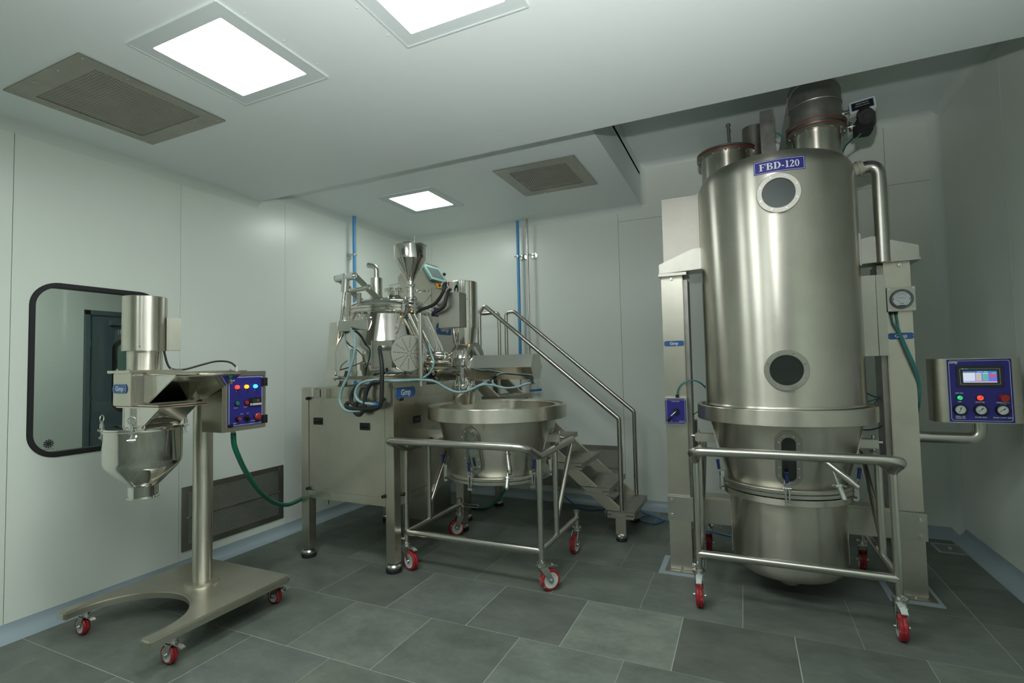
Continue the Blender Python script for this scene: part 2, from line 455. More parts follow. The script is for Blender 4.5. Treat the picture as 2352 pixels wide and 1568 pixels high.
wb.part('backing', MB().box(LW, RW, BW+.051, BW+.06, 0, HZ+.1), M['joint'])
wr.part('backing', MB().box(RW+.051, RW+.06, FW, BW, 0, HZ+.1), M['joint'])
# ceilings
def ceil_with_holes(x0, x1, y0, y1, z, th, holes):
    # slab with rectangular openings (x0,x1,y0,y1)
    m = MB(); xs = sorted({x0, x1, *[h[0] for h in holes], *[h[1] for h in holes]}); ys_ = sorted({y0, y1, *[h[2] for h in holes], *[h[3] for h in holes]})
    for a, b in zip(xs, xs[1:]):
        for c, d in zip(ys_, ys_[1:]):
            cx, cy = (a+b)/2, (c+d)/2
            if any(h[0] < cx < h[1] and h[2] < cy < h[3] for h in holes): continue
            m.box(a, b, c, d, z, z+th)
    return m
LIGHTS = [(-2.183, 1.622, CZ, .575), (-1.063, 1.600, CZ, .575), (-2.845, 4.165, AZ, .575), (-2.183, -.50, CZ, .575), (-1.063, -.50, CZ, .575)]  # last two: unseen panels added behind the camera to brighten floor and fronts
GRILLES = [(-3.113, 1.632, CZ, .71, .74), (-1.51, 4.148, AZ, .72, .725)]
H = [(x-w/2+.03, x+w/2-.03, y-w/2+.03, y+w/2-.03) for x, y, z, w in LIGHTS]
HG = [(x-w/2+.03, x+w/2-.03, y-d/2+.03, y+d/2-.03) for x, y, z, w, d in GRILLES]
c1 = finish('ceiling', ceil_with_holes(LW, RW, FW, EY, CZ, .18, H[:2]+H[3:]+HG[:1]), M['ceiling'], (0, 0, 0), None, 0, 38, False, True); c1['kind'] = 'structure'
cm = MB().box(LW, RW, EY-.06, EY, CZ+.18, HZ+.05)
finish('ceiling_edge', cm, M['ceiling'], (0, 0, 0), c1)
ca = finish('ceiling', ceil_with_holes(LW, SX, EY, BW, AZ, .16, H[2:3]+HG[1:]), M['ceiling'], (0, 0, 0), None, 0, 38, False, True); ca['kind'] = 'structure'
finish('ceiling_step', MB().box(SX-.05, SX, EY, BW, AZ+.16, HZ+.05), M['ceiling'], (0, 0, 0), ca)
cb_ = finish('ceiling', MB().box(SX-.05, RW, EY, BW, HZ, HZ+.05), M['ceiling'], (0, 0, 0), None, 0, 38, False, True); cb_['kind'] = 'structure'
finish('ceiling_void_cover', MB().box(LW-.1, RW+.1, FW-.1, EY, CZ+.3, CZ+.33).box(LW-.1, SX, EY, BW+.1, AZ+.3, AZ+.33), M['joint'], (0, 0, 0), c1)
# coves: quarter round strips
def cove(name, p0, p1, a, b, r, mat, n=5):
    # strip along p0->p1 in the corner formed by directions a and b (pointing into the room)
    a, b = Vector(a), Vector(b); p0, p1 = Vector(p0), Vector(p1)
    prof = [V(0, 0, 0)]+[a*(r-r*math.sin(t))+b*(r-r*math.cos(t)) for t in [PI/2*k/n for k in range(n+1)]]
    k = len(prof); P = [p0+q for q in prof]+[p1+q for q in prof]
    F = [(i, (i+1) % k, k+(i+1) % k, k+i) for i in range(k)]+[tuple(range(k)), tuple(range(2*k-1, k-1, -1))]
    o = finish(name, MB().add(P, F), mat, (0, 0, 0), None, 0, 20); o['kind'] = 'structure'; return o
r_ = .062
cove('trim_1', (LW, FW, CZ), (LW, EY, CZ), X, -Z, r_, M['cove'])
cove('trim_2', (LW, EY, AZ), (LW, BW, AZ), X, -Z, r_, M['cove'])
cove('trim_3', (LW, BW, AZ), (SX, BW, AZ), -Y, -Z, r_, M['cove'])
cove('trim_4', (SX, BW, AZ), (SX, BW, HZ), -Y, X, .05, M['cove'])
cove('trim_5', (SX, BW, HZ), (RW, BW, HZ), -Y, -Z, r_, M['cove'])
cove('trim_6', (RW, EY, HZ), (RW, BW, HZ), -X, -Z, .075, M['cove'])
cove('trim_7', (RW, BW, 0), (RW, BW, HZ), -X, -Y, .075, M['cove'])
cove('trim_8', (LW, BW, 0), (LW, BW, AZ), X, -Y, .03, M['cove'])
cove('baseboard_left', (LW, FW, 0), (LW, BW, 0), Z, X, .085, M['skirting'])
cove('baseboard_back', (LW, BW, 0), (RW, BW, 0), Z, -Y, .085, M['skirting'])
cove('baseboard_right', (RW, FW, 0), (RW, BW, 0), Z, -X, .10, M['skirting'])
# ceiling lights
LBL = ['square light panel beside the large ceiling grille', 'square light panel cut off by the top edge of the picture', 'small lit square panel over the mixer granulator', 'unseen added light panel behind the photographer nearer the window wall', 'unseen added light panel behind the photographer nearer the middle']
def ceiling_light(i, x, y, z, w):
    T = Thing('ceiling_light', LBL[i], 'light', (x, y, z), 'square light panels in the ceiling')
    o = V(x, y, z); a = w+.02; q = .464 if i != 2 else .455
    T.part('frame', MB().ringp(rrect(a, a, .004, 1), rrect(q, q, .004, 1), o-Z*.006, X, -Y, Z, .012), M['frame_white'])
    T.part('trim_edge', MB().ringp(rrect(a+.02, a+.02, .004, 1), rrect(a, a, .004, 1), o-Z*.008, X, -Y, Z, .012), M['frame_white'])
    T.part('diffuser', MB().box(x-q/2, x+q/2, y-q/2, y+q/2, z+.0, z+.003), M['diffuser' if i != 2 else 'diffuser_small'])
    T.part('housing', MB().box(x-w/2+.035, x+w/2-.035, y-w/2+.035, y+w/2-.035, z+.06, z+.09), M['white_plastic'])
    for sx in (-1, 1):
        for sy in (-1, 0, 1):
            T.part('screw', MB().cyl((x+sx*(w/2+.05), y+sy*.2, z), (x+sx*(w/2+.05), y+sy*.2, z-.003), .004, seg=8), M['white_plastic'])
for i, L in enumerate(LIGHTS): ceiling_light(i, *L)
# perforated face
def perforated(w, h, sl, sw, pl, pw, o, u, v, n, th=.0012):
    # strips along u with bridges between staggered slots (slot length sl, width sw, pitch pl, pw)
    m = MB(); o = Vector(o); nr = int(h/pw); nb = int(w/pl)
    for r in range(nr+1):
        m.obox(o+v*(-h/2+r*pw), u, v, n, w/2, (pw-sw)/2, th/2)
    for r in range(nr):
        off = 0 if r % 2 else pl/2
        for c in range(nb+1):
            xx = -w/2+off+c*pl
            if -w/2 <= xx <= w/2: m.obox(o+v*(-h/2+(r+.5)*pw)+u*xx, u, v, n, (pl-sl)/2, sw/2, th/2)
    return m
def grille(name, label, o, u, v, n, w, h, mg, sl, sw, pl, pw, screws, group, mat_face, split=False, dark='duct'):
    # n points into the room
    T = Thing(name, label, 'vent', o, group); o = Vector(o)
    mu, mv = mg
    fr = T.part('frame', MB().ringp(rrect(w, h, .003, 1), rrect(w-2*mu, h-2*mv, .003, 1), o-n*.004, u, v, n, .010), M[mat_face])
    k = T.part('perforated_face', perforated(w-2*mu, h-2*mv, sl, sw, pl, pw, o+n*.003, u, v, n), M[mat_face], kind='stuff')
    T.part('cavity_shade_plate', MB().obox(o-n*.02, u, v, n, w/2-mu-.002, h/2-mv-.002, .001), M['rubber'])  # black backing plate painted in for the shade behind the slots
    if split: T.part('middle_bar', MB().obox(o+n*.005, u, v, n, w/2-mu, .006, .003), M[mat_face])
    for a, b in screws:
        T.part('screw', MB().cyl(o+u*a*w/2+v*b*h/2+n*.005, o+u*a*w/2+v*b*h/2+n*.010, .006, .003, seg=10), M['cast'])
    return T
x, y, z, w, d = GRILLES[0]
sc = [(a, b) for a in (-.92, .92) for b in (-.93, -.32, .32, .93)]+[(a, b) for a in (-.4, .2) for b in (-.93, .93)]
grille('ceiling_grille', 'long slotted steel return grille in the ceiling above the window wall', (x, y, z), Y, X, -Z, d, w, (.105, .075), .026, .0035, .034, .0105, sc, 'ceiling return grilles', 'dull')
x, y, z, w, d = GRILLES[1]
grille('ceiling_grille', 'square perforated steel grille in the alcove ceiling near the small light', (x, y, z), X, Y, -Z, w, d, (.105, .105), .014, .009, .022, .0165, sc, 'ceiling return grilles', 'dull')
grille('wall_vent', 'low perforated steel vent in the wall behind the mill column', (LW+.001, 2.933, .387), Y, Z, X, .925, .478, (.05, .045), .019, .0052, .024, .0095, [(.9, 0), (-.9, 0), (.9, .88)], 'low wall return vents', 'dull', True)
grille('wall_vent', 'low perforated steel vent in the wall behind the steps', (-1.64, BW-.001, .385), X, Z, -Y, .915, .47, (.05, .045), .019, .0052, .024, .0095, [(.9, 0), (-.9, 0)], 'low wall return vents', 'dull', True)
# window and the corridor beyond
def window():
    T = Thing('window_1', None, None, (LW, 1.96, 1.53), kind='structure')
    w, h = WIN[1]-WIN[0], WIN[3]-WIN[2]; o = V(LW, (WIN[0]+WIN[1])/2, (WIN[2]+WIN[3])/2)
    T.part('frame', MB().ringp(rrect(w, h, .15, 10), rrect(w-.062, h-.062, .119, 10), o-X*.055, Y, Z, X, .062), M['rubber'], bev=.003)
    T.part('pane', MB().prism(rrect(w-.05, h-.05, .125, 8), o-X*.016, Y, Z, X, .005), M['green_glass'])
    g = V(LW-.010, 1.665, 1.075); mb = MB().ringp(circ(.021, 28), circ(.017, 28), g, Y, Z, X, .0006)
    for k in range(12):
        a = k*PI/6; c = g+Y*(.0235*math.cos(a))+Z*(.0235*math.sin(a)); mb.obox(c, Y*math.cos(a)+Z*math.sin(a), Z*math.cos(a)-Y*math.sin(a), X, .0035, .0035, .0005)
    mb.prism(circ(.0155, 24), g, Y, Z, X, .0005); mb.obox(g-Z*.033, Y, Z, X, .028, .001, .0004)
    T.part('gear_emblem', mb, M['charcoal'])
window()
CX = -5.8
cw = Thing('wall_corridor', None, None, kind='structure')
cw.part('panel', MB().box(CX-.05, CX, .3, 2.74, 0, 2.75).box(CX-.05, CX, 3.76, 5.0, 0, 2.75).box(CX-.05, CX, 2.74, 3.76, 2.12, 2.75), M['wall'])
cw.part('panel', MB().box(CX, LW-.07, .25, .3, 0, 2.75), M['wall'])
cw.part('panel', MB().box(CX, LW-.07, 5.0, 5.05, 0, 2.75), M['wall'])
o = finish('floor_corridor', MB().box(CX, LW-.06, .3, 5.0, -.05, 0), M['slate'], (0, 0, 0), None); o['kind'] = 'structure'; o.color = (1, 1, 1, 1)
o = finish('ceiling_corridor', MB().box(CX, LW-.06, .3, 5.0, 2.75, 2.8), M['ceiling'], (0, 0, 0), None); o['kind'] = 'structure'
T = Thing('ceiling_light', 'corridor light panel beyond the observation window', 'light', (-4.8, 1.6, 2.74))
T.part('frame', MB().ringp(rrect(.6, .6, .01, 1), rrect(.5, .5, .01, 1), (-4.8, 1.6, 2.735), X, -Y, Z, .012), M['frame_white'])
T.part('diffuser', MB().box(-5.05, -4.55, 1.35, 1.85, 2.74, 2.745), M['corridor_lamp'])
def door():
    T = Thing('door_1', None, None, (CX, 3.25, 0), kind='structure')
    T.part('frame', MB().box(CX-.03, CX+.02, 2.745, 2.785, 0, 2.115).box(CX-.03, CX+.02, 3.715, 3.755, 0, 2.115).box(CX-.03, CX+.02, 2.745, 3.755, 2.075, 2.115), M['door_grey'])
    T.part('leaf', MB().box(CX-.03, CX-.0, 2.79, 3.71, .01, 2.07), M['door_grey'])
    T.part('window_frame', MB().ringp(rrect(.5, .74, .1, 8), rrect(.42, .66, .07, 8), (CX, 3.235, 1.475), Y, Z, X, .008), M['rubber'])
    T.part('pane', MB().prism(rrect(.43, .67, .07, 6), (CX, 3.235, 1.475), Y, Z, X, .003), plain('pale_green_pane', (.22, .36, .31, 1), .15))
    T.part('closer', MB().box(CX, CX+.05, 2.95, 3.2, 1.98, 2.03).bar((CX+.03, 3.1, 2.05), (CX+.04, 3.4, 2.09), .012, .01, Z), M['door_grey'])
    for zz in (1.75, 1.15): T.part('hinge', MB().cyl((CX+.01, 2.786, zz), (CX+.01, 2.786, zz+.13), .008, seg=10), M['cast'])
    text(T, 'IP', .07, (CX+.001, 3.055, 1.915), Y, Z, M['white_print'])
door()

# ------------------------------------------------------------------ shared pieces
def caster(T, sx, sy, R, Wd, ztop, d, trail, pedal=1, fork='cast', pedal_mat='cast', stem=0.0):
    d = Vector(d).normalized(); n = V(-d.y, d.x, 0); s = V(sx, sy, 0); c = s+d*trail+Z*R
    m = MB()
    m.cyl(s+Z*(ztop-.008), s+Z*ztop, R*.52, seg=24).cyl(s+Z*(ztop-.022), s+Z*(ztop-.008), R*.42, seg=24)
    if stem: m.cyl(s+Z*ztop, s+Z*(ztop+stem), .012, seg=14)
    for k in (-1, 1):
        b = n*(k*(Wd/2+.004)); zt = ztop-.022
        m.prism([(-R*.45, zt), (R*.45, zt), (trail+R*.26, R*1.0), (trail+R*.2, R*.82), (trail-R*.2, R*.82), (trail-R*.32, R*1.1)], s+b-n*(.002), d, Z, n, .004)
        m.cyl(c+b*.9, c+b+n*(k*.012), .0085, seg=10)
    m.box(s.x-.001, s.x+.001, s.y-.001, s.y+.001, ztop-.024, ztop-.02)
    m.obox(s+Z*(ztop-.024), d, n, Z, R*.45, Wd/2+.006, .003)
    p = T.part('caster', m, M[fork])
    h = Wd/2
    T.part('wheel', MB().lathe([(R*.72, -h), (R*.9, -h), (R*.985, -h*.72), (R, -h*.3), (R*.985, -h*.12), (R*.955, 0), (R*.985, h*.12), (R, h*.3), (R*.985, h*.72), (R*.9, h), (R*.72, h)], c, n, 40), M['wheel_red'], p)
    T.part('hub', MB().lathe([(.004, -h*.80), (R*.5, -h*.80), (R*.6, -h*.98), (R*.735, -h*1.01), (R*.735, h*1.01), (R*.6, h*.98), (R*.5, h*.80), (.004, h*.80)], c, n, 36), M['white_plastic'], p)
    if pedal:
        e = d*pedal; q = s+Z*(ztop-.026)
        mp = MB().obox(q+e*(R*.7), e, n, Z, R*.55, Wd*.42, .003)
        mp.obox(q+e*(R*1.42)-Z*.006, (e-Z*.35).normalized(), n, (Z+e*.35).normalized(), R*.30, Wd*.36, .003)
        mp.obox(q+e*(R*1.05)+Z*.006, e, n, Z, R*.1, Wd*.2, .004)
        T.part('brake_pedal', mp, M[pedal_mat], p)
    return p
def plate(T, o, u, v, w, h, size, under=None, small=False):
    u, v = Vector(u).normalized(), Vector(v).normalized(); n = u.cross(v); o = Vector(o)
    p = T.part('name_plate', MB().prism(rrect(w, h, h*.42, 8), o, u, v, n, .003), M['blue_plate'], under, label='blue name plate with white letters')
    par = p if under is None else under
    for k in (-1, 1): T.part('rivet', MB().cyl(o+u*k*(w/2-h*.16), o+u*k*(w/2-h*.16)+n*.005, h*.05, seg=8), M['cast'], par)
    text(T, 'Gmp', size, o+n*.0032, u, v, M['white_print'], par, bold=.03)
    T.part('plate_rim', MB().ringp(rrect(w, h, h*.42, 8), rrect(w-h*.05, h-h*.05, h*.40, 8), o+n*.003, u, v, n, .0005), M['violet_print'], par)
    if small: T.part('plate_line', MB().obox(o-v*(h*.36)+n*.0032, u, v, n, w*.34, h*.012, .0003), M['violet_print'], par)
    return p
def bolts(T, pts, n, r, under=None, name='bolt', mat='cast'):
    n = Vector(n)
    for p in pts:
        p = Vector(p); T.part(name, MB().cyl(p, p+n*r*.7, r, r*.9, seg=6).cyl(p+n*r*.7, p+n*r*1.1, r*.5, seg=8), M[mat], under)
def toggle(T, c, ang, rad, z, under, hand=True):
    # toggle clamp on a round flange
    d = V(math.cos(ang), math.sin(ang), 0); t = V(-d.y, d.x, 0); o = Vector(c)+d*rad+Z*z
    m = MB().obox(o+d*.008+Z*.035, t, Z, d, .018, .02, .003)
    for k in (-1, 1): m.obox(o+d*.018+t*(k*.013)+Z*.01, t, Z, d, .0022, .045, .009).cyl(o+d*.027+t*(k*.008)-Z*.06, o+d*.027+t*(k*.008)+Z*.03, .003, seg=8)
    m.cyl(o+d*.022-t*.022+Z*.03, o+d*.022+t*.022+Z*.03, .005, seg=8).obox(o+d*.016-Z*.06, t, Z, d, .017, .008, .012)
    m.bar(o+d*.022+Z*.03, o+d*.032+Z*.07, .012, .006, t)
    p = T.part('toggle_clamp', m, M['cast'], under)
    if hand:
        b = o+d*.032+Z*.065
        T.part('grip', MB().lathe([(.004, 0), (.008, 0), (.0105, .01), (.0085, .016), (.0105, .022), (.0085, .028), (.0105, .034), (.0085, .040), (.0105, .046), (.009, .052), (.012, .058), (.012, .064), (.004, .067)], b, (d.x*.12, d.y*.12, 1), 14), M['blue_grip'], p if under is None else under)
def sight_oblong(T, o, u, v, n, w, h, inside, under=None):
    # long oval sight glass with bolts
    o, u, v, n = Vector(o), Vector(u), Vector(v).normalized(), Vector(n).normalized()
    f = T.part('sight_glass', MB().ringp(rrect(w, h, w*.5-.001, 10), rrect(w*.60, h-w*.40, w*.3-.001, 10), o-n*.03, u, v, n, .052).ringp(rrect(w*1.14, h+w*.14, w*.57-.001, 10), rrect(w*.99, h-.002, w*.49, 10), o-n*.03, u, v, n, .038), M['satin'], under, bev=.002)
    par = f if under is None else under
    T.part('sight_backing', MB().prism(rrect(w*.63, h-w*.38, w*.312, 8), o-n*.004, u, v, n, .002), M[inside], par)  # added backing: polished for the bright bowl, charcoal painted for the shaded one
    T.part('pane', MB().prism(rrect(w*.62, h-w*.38, w*.31-.001, 8), o+n*.012, u, v, n, .004), M['glass'], par)
    ring = rrect(w*.80, h-w*.2, w*.40-.001, 40); L = []; acc = 0
    nb = 14; per = len(ring)
    # spread bolts evenly along the outline
    seg = [math.dist(ring[i], ring[(i+1) % per]) for i in range(per)]; tot = sum(seg); tgt = 0; cum = 0
    for i in range(per):
        while tgt <= cum+seg[i] and len(L) < nb:
            q = (tgt-cum)/seg[i] if seg[i] else 0; a, b = ring[i], ring[(i+1) % per]
            L.append(o+u*(a[0]+(b[0]-a[0])*q)+v*(a[1]+(b[1]-a[1])*q)+n*.022); tgt += tot/nb
        cum += seg[i]
    bolts(T, L, n, .006, par)
def sample_port(T, a, b, c, e, under):
    # slanted sampling tube a->b with a short pocket c->e
    a, b, c, e = map(Vector, (a, b, c, e)); d = b-a
    m = MB().cyl(a-d*.12, a+d*.62, .016, seg=18).cyl(a+d*.62, a+d*.86, .0185, seg=18).cyl(a+d*.86, b, .014, seg=18).cyl(a+d*.0, a+d*.03, .021, seg=18)
    q = T.part('sampling_tube', m, M['tube'], under)
    f = e-c
    T.part('sample_pocket', MB().cyl(c, c+f*.45, .009, seg=14).cyl(c+f*.45, c+f*.52, .028, seg=20).cyl(c+f*.52, c+f*.9, .015, seg=16).sphere(c+f*.9, .015).cyl(c+f*.48-V(.036, 0, 0), c+f*.48+V(.036, 0, 0), .007, seg=8), M['cast'], under or q)

# ------------------------------------------------------------------ trolley with conical bowl
def trolley(xl, xr, yf, ym, yb, zr, zl, zb, bx, by, label, wheels, ang_t, port, hand, cap_l, inside):
    T = Thing('bowl_trolley', label, 'trolley', ((xl+xr)/2, (yf+yb)/2, 0), 'bowl trolleys on red castors')
    rp, rb = .0205, .0265
    yh, zh = yf-.225, zr+.09
    path = [(xl, yb-.07, zr+.01), (xl, yf, zr), (xl, yh, zh), (xr, yh, zh), (xr, yf, zr), (xr, yb-.07, zr+.01)]
    T.part('handle_rail', MB().tube(fillet(path, [.02, .075, .075, .02], 8), rb, 16).sphere(path[0], rb).sphere(path[-1], rb), M['tube'])
    for x in (xl, xr):
        T.part('post', MB().cyl((x, yf, zb), (x, yf, zr), rp, seg=18), M['tube'])
        T.part('post', MB().cyl((x, ym, zl), (x, ym, zr), rp, seg=18), M['tube'])
        T.part('lower_rail', MB().cyl((x, yf, zl), (x, yb, zl), rp*1.02, seg=18), M['tube'])
        T.part('brace', MB().cyl((x, yb-.08, zr), (x, ym+.02, zl+.13), rp*.95, seg=16), M['tube'])
        T.part('swivel_post', MB().cyl((x, yb, zb), (x, yb, zl+.035), rp*.95, seg=16).cyl((x, yb, zl+.035), (x, yb, zl+.055), rp*1.25, seg=16), M['tube'])
    T.part('cross_bar', MB().cyl((xl, yf, zl), (xr, yf, zl), rp*1.12, seg=18), M['tube'])
    for (x, y), (d, tr, pd, pm) in zip(((xl, yf), (xr, yf), (xl, yb), (xr, yb)), wheels):
        cst = caster(T, x, y, .07, .042, zb, d, tr, pd, 'cast', pm)
        if y == yf:
            dd = V(-.5, -.75, .4) if x == xl else V(.45, -.8, -.25)
            T.part('lock_bolt', MB().cyl((x, y, zb+.018), V(x, y, zb+.018)+dd.normalized()*.055, .008, seg=10).cyl(V(x, y, zb+.018)+dd.normalized()*.035, V(x, y, zb+.018)+dd.normalized()*.05, .012, seg=8), M['cast'])
    if cap_l:
        T.part('locking_lever', MB().tube(rrect(.16, .022, .011, 5) and [(xl+.02+.085+a, yb+.0, zl-.0+b) for a, b in rrect(.17, .024, .0115, 5)], .004, 8, closed=True), M['cast'])
    B = V(bx, by, 0)
    prof = [(0, .69), (.335, .69), (.35, .72), (.44, 1.09), (.445, 1.192), (.478, 1.192), (.482, 1.186), (.498, 1.186), (.502, 1.2), (.528, 1.2), (.53, 1.197), (.53, 1.108), (.527, 1.104), (.458, 1.104), (.452, 1.09), (.356, .722), (.352, .714)]
    bw = T.part('bowl', MB().lathe(prof, B, seg=96), M['drum'], ang=30)
    T.part('bowl_flange', MB().lathe([(.34, .713), (.392, .713), (.394, .710), (.394, .693), (.390, .690), (.385, .689), (.390, .688), (.394, .685), (.394, .667), (.391, .664), (.34, .664), (.34, .713)], B, seg=96), M['satin'], ang=30)
    v = V(0, -.096, .37).normalized(); v = V(0, -(.452-.356)/(1.09-.722), 1).normalized(); n = v.cross(X)*-1
    n = X.cross(v)
    sight_oblong(T, V(bx, by-.410, .907), X, v, n, .128, .33, inside)
    for a, h in zip(ang_t, hand): toggle(T, (bx, by, 0), math.radians(a), .388, .70, None, h)
    sample_port(T, *port, None)
    for k, x in ((-1, xl), (1, xr)):
        xi = bx+k*.40; xo = x+k*.035
        m = MB().box(min(xi, xo), max(xi, xo), by-.035, by+.035, zr+.045, zr+.10)
        T.part('bowl_lug', m, M['satin'], bev=.004)
        T.part('lug_pad', MB().prism([(-.07, -.09), (.07, -.09), (.045, .09), (-.045, .09)], (bx+k*.405, by, zr+.06), Y, V(k*.25, 0, 1).normalized(), V(k, 0, -.25*1).normalized(), .012), M['satin'], bev=.003)
        T.part('lug_bolt', MB().cyl((xo-k*.02, by+.02, zr+.02), (xo-k*.02, by+.02, zr+.12), .008, seg=10).cyl((xo, by, zr+.08), (xo+k*.025, by, zr+.08), .012, seg=10), M['cast'])
    return T
trolley(-2.345, -1.262, 3.17, 3.48, 3.955, .885, .265, .19, -1.737, 3.525,
        'empty wheeled trolley carrying a wide open steel bowl in front of the mixer granulator',
        [((1, -.35, 0), .055, 1, 'cast'), ((.62, .72, 0), .06, 1, 'cast'), ((.55, .8, 0), -.035, 0, 'cast'), ((.1, 1, 0), -.05, 0, 'cast')],
        [-149, -93, -28, 35], ((-1.49, 3.165, .885), (-1.435, 3.08, .772), (-1.478, 3.15, .80), (-1.468, 3.09, .665)), [1, 1, 1, 0], True, 'mirror')
trolley(-.295, .712, 3.36, 3.69, 4.29, .885, .312, .215, .225, 3.85,
        'wheeled trolley holding the product bowl under the tall fluid bed dryer',
        [((.05, -1, 0), .02, 1, 'white_plastic'), ((-.05, -1, 0), .02, 1, 'white_plastic'), ((.0, 1, 0), .03, 0, 'cast'), ((.05, 1, 0), .045, 0, 'cast')],
        [-162, -92, -24], ((.405, 3.46, .905), (.56, 3.385, .775), (.452, 3.455, .845), (.495, 3.40, .685)), [1, 1, 1], False, 'charcoal')

# ------------------------------------------------------------------ fluid bed dryer
def dryer():
    T = Thing('fluid_bed_dryer', 'tall brushed steel fluid bed dryer with two round sight glasses between two columns', 'dryer', (.225, 3.85, 0))
    c = V(.225, 3.85, 0); R = .472
    prof = [(.30, 1.2), (R, 1.2), (R, 2.655)]
    for k in range(1, 9):
        a = PI/2*k/8; prof.append((R-.10+.10*math.cos(a), 2.655+.12*math.sin(a)))
    prof += [(.30, 2.80), (.2, 2.825), (.1, 2.838), (.001, 2.842)]
    T.part('drum', MB().lathe(prof, c, seg=128), M['drum'], ang=50)
    T.part('drum_seam', MB().lathe([(R-.002, 1.2), (R+.006, 1.2), (R+.006, 1.206), (R+.001, 1.214)], c, seg=96), M['drum'])
    # lettered label wrapped on the drum
    a0 = -PI/2+.035
    def wrap(off):
        return lambda x, y: c+V((R+off)*math.cos(a0+x/R), (R+off)*math.sin(a0+x/R), 2.656+y)
    def curved(w, h, off, seg=16):
        m = MB(); f = wrap(off); P = []; F = []
        for i in range(seg+1):
            for s in (-1, 1): P.append(f(-w/2+w*i/seg, s*h/2))
        for i in range(seg): F.append((2*i, 2*i+2, 2*i+3, 2*i+1))
        return m.add(P, F)
    lp = T.part('drum_label', curved(.278, .080, .0012), M['blue_panel'], label='blue curved label with white letters')
    f = wrap(.0018); m = MB()
    def strip(x0, x1, y0, y1, n=12):
        P = []; F = []
        for i in range(n+1):
            x = x0+(x1-x0)*i/n; P += [f(x, y0), f(x, y1)]
        for i in range(n): F.append((2*i, 2*i+2, 2*i+3, 2*i+1))
        m.add(P, F)
    for s in (-1, 1):
        strip(-.133, .133, s*.0345-.001, s*.0345+.001); strip(s*.133-.0011, s*.133+.0011, -.0345, .0345, 1)
    T.part('label_border', m, M['white_print'], lp)
    fw_ = wrap(.0022); serif(T, 'FBD-120', .041, lambda x, y: fw_(x*1.2, y), lp)
    # round sight glasses
    for zz in (2.484, 1.432):
        o = V(.23, 3.85-R, zz)
        s = T.part('sight_glass', MB().lathe([(.088, -.02), (.088, .016), (.090, .018), (.117, .018), (.119, .016), (.119, -.05)], o, -Y, 64), M['satin'], label='round bolted sight glass on the drum')
        T.part('pane', MB().cyl(o-Y*.012, o-Y*.007, .089, seg=48), M['glass'], s)
        T.part('inside_shade_disc', MB().cyl(o+Y*.0, o+Y*.002, .090, seg=40), M['charcoal'] if zz < 2 else M['door_grey'], s)  # backing disc, its dark colour stands in for shade inside the drum
        bolts(T, [o-Y*.018+X*(.104*math.cos(PI/8+k*PI/4))+Z*(.104*math.sin(PI/8+k*PI/4)) for k in range(8)], -Y, .006, s)
    # lower air chamber
    lc = T.part('air_chamber', MB().lathe([(.30, .655), (.383, .655), (.383, .618), (.380, .615), (.336, .615), (.334, .60), (.334, .20), (.325, .165), (.29, .135), (.2, .108), (.1, .096), (.001, .094)], c, seg=96), M['drum'], ang=40)
    T.part('drain_neck', MB().cyl((.225, 3.85, .03), (.225, 3.85, .1), .06, seg=24), M['dull'])
    for k in (-1, 1): T.part('weld_seam', MB().cyl((.225+k*.335, 3.85-.03, .2), (.225+k*.335, 3.85-.03, .6), .006, seg=8), M['tube'])
    # columns
    for nm, x0, x1, y0, y1 in (('l', -.528, -.378, 3.84, 3.985), ('r', .842, .982, 3.93, 4.09)):
        col = T.part('column', MB().box(x0, x1, y0, y1, .012, 2.115), M['sheet'], bev=.004)
        T.part('base_plate', MB().box(x0-.035, x1+.035, y0-.04, y1+.07, .0, .012), M['dull'])
        T.part('floor_grouting', MB().ringp([(x0-.075, y0-.085), (x1+.06, y0-.085), (x1+.06, y1+.12), (x0-.075, y1+.12)], [(x0-.034, y0-.039), (x1+.034, y0-.039), (x1+.034, y1+.069), (x0-.034, y1+.069)], (0, 0, 0), X, Y, Z, .005), M['skirting'])
        bolts(T, [((x0+x1)/2, y0-.022, .012)], Z, .009)
        T.part('column_spine', MB().box(x0-.03 if nm == 'r' else x1, x0 if nm == 'r' else x1+.03, y0+.03, y1+.05, .3, 2.09), M['duct'])
    # upper arms
    aL = [(-.534, 2.135), (-.534, 2.205), (-.30, 2.297), (-.225, 2.297), (-.225, 2.15)]
    T.part('support_arm', MB().prism(aL, (0, 3.80, 0), X, Z, Y, .20), M['satin'], bev=.003)
    T.part('arm_plate', MB().box(-.538, -.345, 3.79, 4.03, 2.115, 2.135), M['satin'])
    T.part('arm_pad', MB().box(-.232, -.222, 3.79, 4.02, 2.13, 2.33), M['satin'])
    aR = [(.722, 2.10), (.722, 2.262), (.785, 2.275), (1.024, 2.19), (1.024, 2.115)]
    T.part('support_arm', MB().prism(aR, (0, 3.90, 0), X, Z, Y, .20), M['satin'], bev=.003)
    T.part('arm_plate', MB().box(.82, 1.028, 3.89, 4.12, 2.098, 2.115), M['satin'])
    T.part('arm_pad', MB().box(.700, .722, 3.89, 4.12, 2.09, 2.30), M['satin'])
    bolts(T, [(-.455, 3.835, 2.098), (.925, 3.925, 2.078)], -Y, .012)
    T.part('upper_cabinet', MB().box(-.508, -.262, 3.86, 4.02, 2.22, 2.70).box(-.262, -.25, 3.85, 4.03, 2.22, 2.705), M['cabinet'], bev=.003)
    # lower brackets
    for x0, x1, y0 in ((-.532, -.10, 3.815), (.55, .988, 3.90)):
        T.part('lower_bracket', MB().box(x0, x1, y0, y0+.02, .365, .532), M['satin'], bev=.002)
        T.part('bracket_box', MB().box(-.36 if x0 < 0 else x0, x1 if x0 < 0 else .82, y0+.02, y0+.14, .365, .545), M['sheet'])
